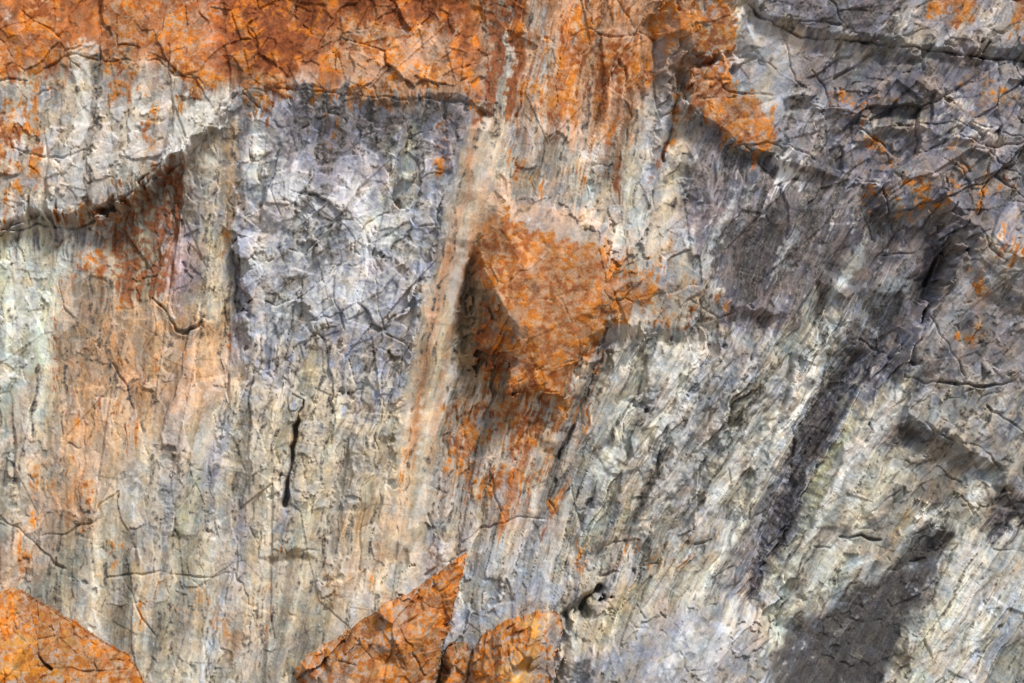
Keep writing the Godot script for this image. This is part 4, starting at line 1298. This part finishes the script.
# half width, depth, points
const CLIFF_CRACKS := [
	[2.4, 0.2, -60, 240, 0, 235, 40, 224, 76, 230, 102, 211, 132, 196, 152, 181, 168, 169], [2.2, 0.15, 168, 169, 188, 155, 208, 137, 226, 112, 238, 94], [2.0, 0.1, 245, 90, 300, 91, 370, 98, 440, 101, 470, 105],
	[2.4, 0.14, 98, -60, 100, 60, 96, 120], [1.6, 0.08, 96, 120, 90, 160, 86, 215],
	[2.4, 0.14, -60, 84, 10, 81, 30, 82, 45, 70, 75, 55, 100, 61], [1.8, 0.12, 100, 61, 160, 62, 175, 76], [2.2, 0.14, 169, 45, 172, 90, 175, 110, 165, 165],
	[2.0, 0.12, 12, 140, 15, 150, 35, 157, 65, 160, 90, 150], [1.6, 0.08, 130, 160, 150, 150, 166, 140], [1.5, 0.08, 145, 140, 158, 125, 172, 118],
	[1.6, 0.08, 0, 30, 30, 20, 60, 5], [1.5, 0.07, 170, 75, 200, 80, 210, 92],
	[3.0, 0.2, 150, 299, 165, 312, 175, 330, 185, 333, 197, 326, 203, 315], [1.8, 0.08, 112, 310, 130, 308, 150, 299],
	[2.2, 0.12, 110, 365, 125, 385, 132, 410], [1.8, 0.1, 10, 375, 25, 345], [1.7, 0.09, 60, 330, 56, 380, 62, 440],
	[3.0, 0.16, -20, 510, 0, 520, 20, 530, 45, 555, 65, 570], [2.0, 0.12, 40, 535, 65, 533, 82, 525, 100, 520], [2.4, 0.14, 239, 500, 236, 570], [2.0, 0.12, 236, 570, 220, 610, 206, 678], [1.7, 0.1, 236, 572, 248, 595, 250, 640],
	[2.0, 0.12, 108, 577, 160, 570, 195, 578, 234, 573], [1.7, 0.1, 125, 580, 140, 610, 155, 635], [2.0, 0.1, 170, 530, 178, 510, 200, 480],
	[4.5, 0.5, 303, 400, 296, 430, 291, 465, 285, 505], [2.0, 0.12, 292, 395, 303, 400], [2.2, 0.14, 232, 240, 235, 290, 238, 345],
	[2.6, 0.16, 226, 375, 228, 400, 218, 440], [2.0, 0.12, 290, 192, 305, 193, 335, 198, 342, 180], [2.2, 0.14, 278, 150, 270, 190, 280, 215], [1.8, 0.1, 330, 230, 320, 260, 326, 300], [2.0, 0.14, 340, 250, 332, 290, 345, 330],
	[2.0, 0.12, 372, 250, 378, 300, 385, 330], [1.8, 0.1, 360, 355, 380, 350, 402, 352], [2.0, 0.14, 405, 350, 395, 400, 380, 440], [2.0, 0.12, 300, 330, 340, 300],
	[2.0, 0.12, 320, 560, 330, 500, 345, 440], [1.8, 0.1, 355, 520, 365, 490, 375, 460], [2.0, 0.12, 395, 560, 400, 500], [1.8, 0.1, 258, 545, 270, 500, 278, 470],
	[2.4, 0.16, 430, 515, 436, 540, 430, 560], [2.2, 0.14, 425, 575, 466, 552], [2.0, 0.12, 455, 550, 480, 530, 520, 518, 545, 520],
	[2.0, 0.14, 640, 30, 655, 40, 656, 90, 662, 120], [2.6, 0.2, 680, 66, 676, 110, 664, 160], [1.8, 0.1, 570, 35, 590, 25, 612, 35, 650, 32],
	[2.0, 0.12, 595, 165, 613, 163], [2.0, 0.12, 664, 160, 650, 200, 640, 228], [1.6, 0.1, 715, 78, 730, 90, 745, 95],
	[2.2, 0.14, 690, 62, 715, 64, 735, 60], [2.4, 0.16, 690, 108, 720, 130, 745, 145, 775, 178],
	[3.2, 0.3, 748, 4, 775, 24, 808, 38, 850, 41, 900, 47, 960, 55, 1030, 60], [2.0, 0.14, 786, 40, 795, 80, 812, 92], [2.0, 0.14, 782, 20, 840, 25], [1.8, 0.12, 830, 0, 845, 30], [2.0, 0.12, 880, 25, 900, 10],
	[2.0, 0.14, 812, 70, 825, 85, 830, 110], [2.2, 0.16, 835, 112, 870, 120, 900, 126, 950, 125], [1.8, 0.12, 900, 90, 940, 100, 980, 98], [2.4, 0.2, 970, 124, 1000, 133, 1030, 140],
	[2.0, 0.14, 985, 145, 1000, 165, 1020, 175], [1.8, 0.12, 870, 170, 860, 210, 872, 240], [2.0, 0.12, 940, 160, 960, 170, 970, 190],
	[2.0, 0.12, 770, 190, 790, 178, 810, 180], [1.8, 0.1, 782, 145, 800, 150, 815, 160],
	[2.0, 0.14, 880, 255, 910, 252, 935, 248], [4.0, 0.35, 950, 243, 938, 265, 928, 285], [2.4, 0.2, 925, 320, 912, 350, 903, 376], [2.6, 0.2, 903, 376, 925, 382, 960, 384, 980, 387, 1012, 381], [1.8, 0.12, 925, 315, 945, 345, 962, 375],
	[2.4, 0.16, 920, 420, 950, 440, 980, 448, 1000, 470], [2.0, 0.12, 985, 405, 1020, 430], [1.8, 0.12, 985, 245, 1005, 258, 1030, 270], [2.0, 0.14, 975, 232, 985, 250, 1000, 262],
	[2.0, 0.14, 825, 318, 840, 327, 850, 322], [2.0, 0.12, 862, 340, 880, 350, 890, 330], [2.0, 0.14, 900, 230, 870, 270, 850, 320], [1.8, 0.12, 960, 505, 1000, 507, 1030, 500],
	[3.0, 0.22, 840, 538, 860, 536, 880, 540], [2.0, 0.12, 858, 528, 875, 530], [1.8, 0.1, 810, 545, 830, 546], [2.0, 0.12, 910, 560, 925, 558],
	[1.8, 0.1, 990, 548, 1030, 552], [2.0, 0.12, 1010, 600, 1004, 630], [2.0, 0.12, 870, 510, 900, 490],
	[3.2, 0.24, 606, 328, 596, 360, 588, 395, 575, 425, 558, 460], [2.2, 0.14, 512, 396, 535, 393, 560, 398], [2.2, 0.14, 588, 350, 568, 375, 560, 395], [2.0, 0.14, 605, 250, 612, 290, 622, 320],
	[2.2, 0.14, 628, 335, 640, 345, 635, 370], [2.0, 0.12, 690, 300, 720, 318, 740, 310], [2.4, 0.14, 665, 400, 680, 380, 690, 350], [2.0, 0.12, 700, 470, 715, 430, 740, 390], [2.0, 0.14, 640, 525, 655, 495, 665, 465],
	[2.0, 0.12, 595, 560, 605, 545, 640, 540], [2.2, 0.16, 600, 575, 640, 568, 660, 562], [6.0, 0.5, 580, 610, 590, 597, 600, 588], [2.4, 0.16, 695, 545, 712, 540], [2.4, 0.16, 705, 460, 715, 440, 728, 415],
	[2.0, 0.12, 735, 500, 752, 496, 750, 520], [2.4, 0.14, 545, 560, 558, 510, 570, 490], [3.0, 0.18, 555, 480, 550, 500, 558, 515], [2.0, 0.12, 480, 460, 470, 500, 460, 530], [2.0, 0.12, 520, 500, 535, 460],
	[2.0, 0.12, 735, 600, 770, 560, 790, 520],
]

const CLIFF_REGIONS := [
	["rock_block", "orange-crusted block in the top left corner", [-101, -91, 98, -91, 100, 60, 45, 70, 10, 80, -101, 84]],
	["rock_block", "bright orange cracked block right of the upright joint", [98, -91, 190, -91, 172, 50, 164, 62, 100, 60]],
	["rock_block", "grey slab block with rusty patches at the left edge", [-101, 84, 10, 80, 45, 70, 100, 60, 95, 120, 90, 150, 65, 160, 35, 158, 15, 150, -101, 145]],
	["rock_block", "lower pale block of the overhanging slab", [-101, 145, 15, 150, 35, 158, 65, 160, 90, 150, 86, 222, 40, 224, 0, 234, -101, 238]],
	["rock_block", "grey block between two upright joints above the overhang", [100, 60, 170, 62, 172, 90, 175, 110, 165, 168, 130, 196, 100, 211, 86, 226, 90, 160, 95, 120]],
	["rock_wedge", "pale triangular wedge at the tip of the overhang", [170, 62, 242, 84, 226, 113, 207, 138, 165, 168, 175, 110]],
	["rock_roof", "red brown sloping rock above the grey panel", [190, -91, 330, -91, 325, 90, 240, 83, 172, 62, 172, 50]],
	["rock_roof", "orange and grey crackled rock above the grey panel", [330, -91, 498, -91, 497, 60, 478, 103, 440, 98, 370, 95, 325, 90]],
	["rock_recess", "rust brown hollow under the overhang", [100, 213, 165, 168, 207, 138, 192, 200, 187, 290, 150, 300, 105, 292]],
	["rock_lobe", "grey pink lobe ending in a rounded lip", [207, 138, 242, 86, 238, 200, 234, 300, 203, 315, 186, 334, 166, 313, 150, 300, 187, 290, 192, 200]],
	["rock_panel", "dark stained top of the grey panel", [242, 85, 370, 96, 476, 104, 468, 140, 456, 188, 340, 202, 238, 190]],
	["rock_panel", "light grey broken middle of the panel", [238, 190, 340, 202, 456, 188, 440, 250, 425, 300, 411, 352, 340, 305, 300, 332, 235, 320]],
	["rock_panel", "", [235, 320, 300, 332, 303, 400, 285, 508, 238, 505, 226, 400]],
	["rock_panel", "cream streaked wall below the grey panel", [300, 332, 340, 305, 411, 352, 402, 420, 395, 470, 392, 560, 350, 625, 300, 660, 290, 736, 206, 736, 236, 572, 240, 505, 285, 508, 303, 400]],
	["rock_rib", "pale smooth rib with orange stripes leaning to the right", [476, 103, 500, 118, 505, 132, 490, 200, 471, 250, 457, 300, 447, 355, 440, 420, 430, 500, 416, 566, 392, 560, 397, 470, 404, 400, 423, 300, 438, 250, 455, 190, 470, 140]],
	["rock_face", "pale greenish face at the left edge", [-101, 238, 68, 232, 60, 330, 42, 435, -101, 450]],
	["rock_face", "tan face with orange tinge", [68, 232, 105, 292, 150, 300, 166, 313, 186, 334, 203, 315, 235, 320, 226, 400, 232, 425, 130, 452, 42, 440, 60, 330]],
	["rock_face", "", [-101, 450, 42, 438, 130, 452, 110, 520, 82, 526, 45, 555, 0, 520, -101, 500]],
	["rock_slab", "rusty slab above the bottom left orange boulder", [-101, 500, 0, 520, 20, 530, 45, 555, 66, 572, 35, 590, -101, 600]],
	["rock_face", "", [130, 452, 232, 425, 240, 505, 236, 572, 195, 578, 160, 570, 110, 577, 66, 572, 45, 555, 82, 526, 110, 520]],
	["rock_face", "yellowish broken rock at the foot of the wall", [66, 572, 110, 577, 160, 570, 195, 578, 236, 572, 206, 736, -101, 736, -101, 600, 35, 590]],
	["rock_gully", "deep rust red gully beside the roof", [498, -91, 528, -91, 524, 60, 512, 130, 500, 118, 478, 103, 497, 60]],
	["rock_face", "orange streaked wall at the top middle", [528, -91, 676, -91, 678, 30, 655, 40, 656, 90, 640, 130, 613, 163, 505, 140, 512, 130, 524, 60]],
	["rock_face", "", [505, 140, 613, 163, 640, 130, 648, 200, 640, 228, 604, 232, 545, 190, 492, 190]],
	["rock_rib", "narrow grey rib beside the orange slab", [655, 40, 678, 30, 682, 66, 676, 110, 664, 160, 650, 200, 640, 130, 656, 90]],
	["rock_knob", "knobbly bright orange rock at the top", [676, -91, 742, -91, 740, 60, 715, 64, 682, 66, 678, 30]],
	["rock_slab", "smooth orange slab with a diagonal lower edge", [682, 66, 715, 64, 740, 60, 778, 118, 780, 170, 745, 148, 690, 110]],
	["rock_hump", "smooth pale grey hump below the dark overhang", [740, 0, 752, 6, 778, 28, 792, 60, 806, 96, 800, 160, 778, 150, 778, 118, 740, 60]],
	["rock_block", "dark grey overhanging block at the top right", [742, -91, 910, -91, 905, 48, 850, 42, 806, 37, 775, 23, 750, 4]],
	["rock_block", "orange and grey block in the top right corner", [910, -91, 1125, -91, 1125, 66, 1030, 60, 960, 55, 905, 48]],
	["rock_ledge", "rough grey ledge under the top right overhang", [778, 28, 806, 38, 905, 49, 1030, 61, 1125, 67, 1125, 150, 1000, 140, 930, 131, 870, 127, 806, 96, 792, 60]],
	["rock_face", "dark grey rock with orange spots below the ledge", [806, 96, 870, 127, 930, 131, 1000, 140, 1125, 150, 1125, 300, 1026, 268, 968, 231, 940, 246, 880, 256, 862, 200]],
	["rock_slab", "smooth dark grey slab sloping left", [690, 110, 745, 148, 780, 170, 806, 96, 862, 200, 880, 256, 840, 320, 760, 320, 690, 250, 650, 200, 664, 160]],
	["rock_face", "shaded brown side of the orange block", [462, 248, 488, 283, 516, 326, 510, 394, 475, 402, 448, 392, 450, 350, 457, 300]],
	["rock_block", "bulging orange block in the middle of the wall", [466, 254, 492, 190, 545, 190, 604, 232, 612, 290, 606, 328, 588, 350, 560, 390, 510, 395, 516, 326]],
	["rock_block", "orange and grey block right of the bulging one", [604, 232, 640, 228, 690, 250, 760, 300, 745, 312, 690, 340, 640, 345, 606, 328, 612, 290]],
	["rock_rib", "orange streaked ribs below the bulging block", [475, 402, 510, 395, 560, 390, 588, 350, 596, 360, 575, 425, 556, 460, 535, 520, 480, 530, 430, 515, 445, 450, 448, 395]],
	["rock_panel", "pale grey streaked wall right of the orange ribs", [606, 328, 640, 345, 690, 340, 680, 385, 665, 465, 640, 540, 600, 575, 560, 615, 545, 560, 556, 460, 588, 395]],
	["rock_panel", "grey streaked wall left of the dark gully", [690, 340, 745, 312, 760, 310, 840, 322, 800, 440, 770, 520, 735, 600, 712, 552, 640, 566, 640, 540, 665, 465, 680, 385]],
	["rock_gully", "dark blue grey gully running down to the left", [944, 246, 962, 246, 925, 325, 903, 376, 850, 425, 815, 490, 790, 545, 760, 606, 735, 602, 770, 520, 800, 440, 840, 330, 880, 256]],
	["rock_buttress", "angular dark buttress at the right edge", [968, 231, 1026, 268, 1125, 300, 1125, 384, 1012, 381, 980, 387, 903, 377, 925, 325]],
	["rock_block", "grey block below the crack of the buttress", [903, 377, 980, 387, 1012, 381, 1125, 384, 1125, 500, 1000, 507, 1000, 470, 950, 440, 915, 418]],
	["rock_slab", "pale slab beside the dark gully", [903, 377, 915, 418, 950, 440, 1000, 470, 1000, 507, 935, 520, 880, 558, 800, 606, 760, 610, 790, 545, 815, 490, 850, 425]],
	["rock_face", "large dark stain in the hollow at the bottom right", [760, 650, 800, 610, 880, 572, 935, 522, 948, 545, 932, 592, 904, 634, 872, 736, 740, 736]],
	["rock_slab", "pale streaked slab in the bottom right corner", [935, 522, 1000, 507, 1125, 500, 1125, 736, 872, 736, 904, 634, 932, 592, 948, 545]],
	["rock_ledge", "cream ledge block above a dark hole", [562, 640, 582, 606, 600, 584, 640, 569, 712, 550, 716, 562, 700, 600, 640, 628, 575, 655]],
	["rock_hump", "smooth light grey hump at the bottom", [556, 736, 575, 655, 640, 628, 700, 600, 735, 602, 765, 648, 740, 736]],
]


# the wall beyond the surveyed part, coarser
func build_outer_wall() -> void:
	var us := PackedFloat32Array()
	var vs_ := PackedFloat32Array()
	var u := -1900.0
	while u < 2950.0:
		us.append(u)
		u += 9.0 if u > -330.0 and u < 1350.0 else 60.0
	var v := -900.0
	while v < 745.0:
		vs_.append(v)
		v += 9.0 if v > -300.0 else 60.0
	var nu := us.size()
	var vs := PackedVector3Array()
	var cs := PackedColorArray()
	var ix := PackedInt32Array()
	for vv_ in vs_:
		for uu in us:
			var inside := uu > -60.0 and uu < 1084.0 and vv_ > -50.0
			var z := 0.15 + 0.35 * n_warp.get_noise_2d(uu * 0.35, vv_ * 0.35) + 0.25 * n_ridge.get_noise_2d(uu * 0.012, vv_ * 0.004) + rng.randf_range(-0.05, 0.05)
			z += lerpf(0.3, 0.5, smoothstep(900, 1100, uu)) - maxf(0.0, -vv_ - 90.0) * 0.006 + maxf(0.0, vv_ - 450.0) * 0.0015
			vs.append(place(uu, vv_, z if not inside else z - 2.0))
			var w := 60.0 * n_warp.get_noise_2d(uu * 0.5, vv_ * 0.5)
			var c := map_at(m_base, uu + w, vv_ + w)
			c = c.lerp(ORANGE_B, cover(map_at(m_a, uu + w, vv_ + w).r * 0.8, n_patch.get_noise_2d(uu, vv_)) * 0.8)
			var l := 1.0 + 0.3 * n_streak.get_noise_2d(uu * 0.06, vv_ * 0.01)
			cs.append(Color(c.r * l, c.g * l, c.b * l))
	for j in vs_.size() - 1:
		for i in nu - 1:
			var k := j * nu + i
			if us[i] > -55.0 and us[i + 1] < 1079.0 and vs_[j] > -45.0:
				continue
			for q in [k, k + 1, k + nu, k + 1, k + nu + 1, k + nu]:
				ix.append(q)
	var st := SurfaceTool.new()
	st.begin(Mesh.PRIMITIVE_TRIANGLES)
	st.set_smooth_group(-1)
	for q in ix:
		st.set_color(cs[q])
		st.add_vertex(vs[q])
	st.generate_normals()
	var mi := MeshInstance3D.new()
	mi.name = "rock_wall"
	mi.mesh = st.commit()
	mi.material_override = rock
	cliff.add_child(mi, true)


# ------------------------------------------------------------------ boulders
func boulder(called: String, label: String, group: String, outline: Array, lines: Array, cracks: Array, regions: Array, back: float) -> void:
	var o := vv(outline)
	var lo := o[0]
	var hi := o[0]
	for q in o:
		lo = lo.min(q)
		hi = hi.max(q)
	begin(lo.x - 8, lo.y - 8, hi.x + 8, hi.y + 4)
	survey(lines)
	relief_and_colour(cracks, int((hi.x - lo.x) * (hi.y - lo.y) / 5000.0))
	# rounded arris along the outline
	gr.fill(-1)
	claim(0, outline)
	for j in gnv:
		for i in gnu:
			var k := j * gnu + i
			if gr[k] != 0:
				continue
			var q := Vector2(gu0 + i * STEP + gwu[k] * 0.5, gv0 + j * STEP + gwv[k] * 0.5)
			var d := seg_dist(q, o, true)
			if d < 4.0:
				gz[k] -= 0.10 * (1.0 - sqrt(1.0 - (1.0 - d / 4.0) ** 2))
	normals()
	var names := [["rock_body", ""]]
	var keep := gr.duplicate()
	for r in regions:
		names.append([r[0], r[1]])
		claim(names.size() - 1, r[2])
	if regions:
		for pass_ in 3:
			settle()
	for k in gr.size():
		if keep[k] < 0 or (regions and gr[k] == 0):
			gr[k] = -1
	var t := Node3D.new()
	t.name = called
	var base := place((lo.x + hi.x) * 0.5, FOOT, 0.0)
	t.position = base
	t.set_meta("label", label)
	t.set_meta("category", "boulder")
	t.set_meta("group", group)
	add_child(t, true)
	commit(names, t, base, back)


func build_boulders() -> void:
	var g := "loose boulders at the foot of the cliff"
	boulder("boulder", "large cracked orange boulder with a pointed top at the bottom centre left", g,
		[298, 713, 301, 665, 308, 652, 322, 643, 350, 625, 390, 604, 424, 584, 445, 564, 467, 551, 463, 582, 451, 612, 441, 642, 432, 680, 426, 713],
		[[0.7, 0.7, 290, 720, 298, 658, 350, 618, 425, 578, 472, 543], [0.9, 0.8, 472, 545, 467, 585, 445, 645, 432, 720], [1.45, 1.5, 318, 668, 350, 646, 398, 622], [1.5, 1.15, 398, 622, 430, 602, 458, 565], [1.9, 2.0, 318, 715, 360, 690, 385, 700], [1.85, 1.5, 400, 640, 396, 690, 402, 720], [1.45, 1.35, 430, 618, 418, 665, 412, 720], [1.1, 1.0, 452, 590, 436, 650, 424, 710]],
		[[2.2, 0.16, 384, 690, 388, 660, 400, 625], [2.0, 0.14, 400, 625, 412, 640, 425, 672], [1.8, 0.12, 345, 672, 358, 655, 375, 640], [1.8, 0.12, 425, 600, 440, 606, 452, 600], [1.8, 0.1, 310, 660, 340, 655, 360, 660], [1.8, 0.1, 400, 625, 425, 605, 445, 570]],
		[["rock_corner", "pale grey pink corner", [290, 650, 345, 672, 345, 720, 290, 720]], ["rock_block", "", [345, 672, 375, 640, 400, 625, 388, 660, 384, 720, 345, 720]], ["rock_block", "", [400, 625, 425, 672, 432, 720, 384, 720, 388, 660]], ["rock_tip", "", [400, 625, 425, 600, 470, 545, 460, 610, 430, 680, 425, 672]]], 1.4)
	boulder("boulder", "smaller orange and grey boulder right of the pointed orange one", g,
		[460, 713, 464, 680, 470, 655, 478, 640, 500, 623, 530, 612, 557, 610, 563, 628, 552, 662, 545, 713],
		[[0.8, 0.8, 453, 720, 474, 634, 530, 603, 567, 604], [0.8, 0.8, 570, 630, 552, 720], [1.4, 1.5, 482, 660, 503, 638, 530, 624], [1.8, 1.9, 476, 712, 500, 668, 522, 650], [1.8, 1.7, 500, 720, 520, 690], [1.15, 1.05, 545, 640, 535, 680, 528, 718]],
		[[2.0, 0.14, 470, 680, 488, 670, 500, 655, 515, 650], [1.8, 0.12, 496, 640, 500, 660], [1.8, 0.12, 520, 615, 515, 640, 530, 655], [1.8, 0.1, 535, 655, 545, 630]],
		[["rock_block", "bright orange block", [455, 610, 500, 610, 500, 657, 470, 680, 455, 690]], ["rock_block", "", [500, 600, 523, 600, 515, 640, 512, 652, 500, 657]], ["rock_face", "grey face with a few orange spots", [515, 640, 523, 600, 570, 600, 560, 720, 500, 720, 512, 652]]], 1.3)
	boulder("boulder", "small brown rock wedged between the two orange boulders", g,
		[428, 713, 434, 680, 441, 652, 455, 641, 467, 641, 472, 655, 466, 680, 460, 713],
		[[0.6, 0.6, 425, 720, 440, 645, 470, 636], [0.6, 0.6, 476, 655, 462, 720], [0.95, 0.9, 445, 700, 455, 660]],
		[[1.8, 0.12, 445, 690, 452, 665, 462, 650]], [["rock_top", "", [420, 630, 480, 630, 476, 665, 430, 672]], ["rock_block", "", [430, 672, 476, 665, 470, 720, 420, 720]]], 1.0)
	boulder("boulder", "bright orange crackled boulder in the bottom left corner", g,
		[-90, 713, -90, 592, 0, 590, 14, 585, 35, 595, 60, 611, 100, 634, 122, 648, 133, 657, 142, 672, 150, 690, 154, 713],
		[[0.9, 0.9, -98, 582, 0, 582, 40, 592, 100, 628, 145, 660, 160, 716], [1.7, 1.3, -60, 640, 30, 640, 100, 670], [1.3, 1.2, -60, 605, 30, 615, 90, 645], [1.9, 1.6, -90, 720, 120, 720]],
		[[2.4, 0.16, 40, 590, 43, 625, 45, 660], [3.5, 0.3, 44, 650, 52, 660, 58, 664], [2.0, 0.14, 44, 663, 75, 665, 100, 668, 130, 665], [1.8, 0.12, 45, 635, 62, 632], [1.8, 0.12, 66, 612, 62, 640, 60, 660], [1.8, 0.12, 84, 628, 98, 645, 100, 690], [1.8, 0.12, 0, 660, 12, 645, 15, 590], [1.8, 0.12, 14, 690, 14, 645], [1.8, 0.12, 70, 700, 74, 664], [1.8, 0.1, -40, 690, -38, 600]],
		[["rock_block", "", [-95, 575, -38, 575, -40, 720, -95, 720]], ["rock_block", "", [-38, 575, 15, 575, 13, 645, 14, 720, -40, 720]], ["rock_block", "", [15, 575, 40, 585, 43, 625, 45, 662, 14, 664, 13, 645]], ["rock_block", "", [40, 585, 66, 605, 62, 635, 44, 635]], ["rock_block", "", [44, 635, 62, 635, 60, 663, 45, 662]], ["rock_block", "", [66, 605, 84, 620, 98, 645, 100, 667, 60, 663]], ["rock_block", "", [84, 620, 150, 650, 135, 665, 100, 667, 98, 645]], ["rock_face", "grey face veined with orange", [14, 664, 45, 663, 74, 665, 71, 720, 14, 720]], ["rock_block", "", [74, 665, 160, 662, 160, 720, 71, 720]]], 1.5)
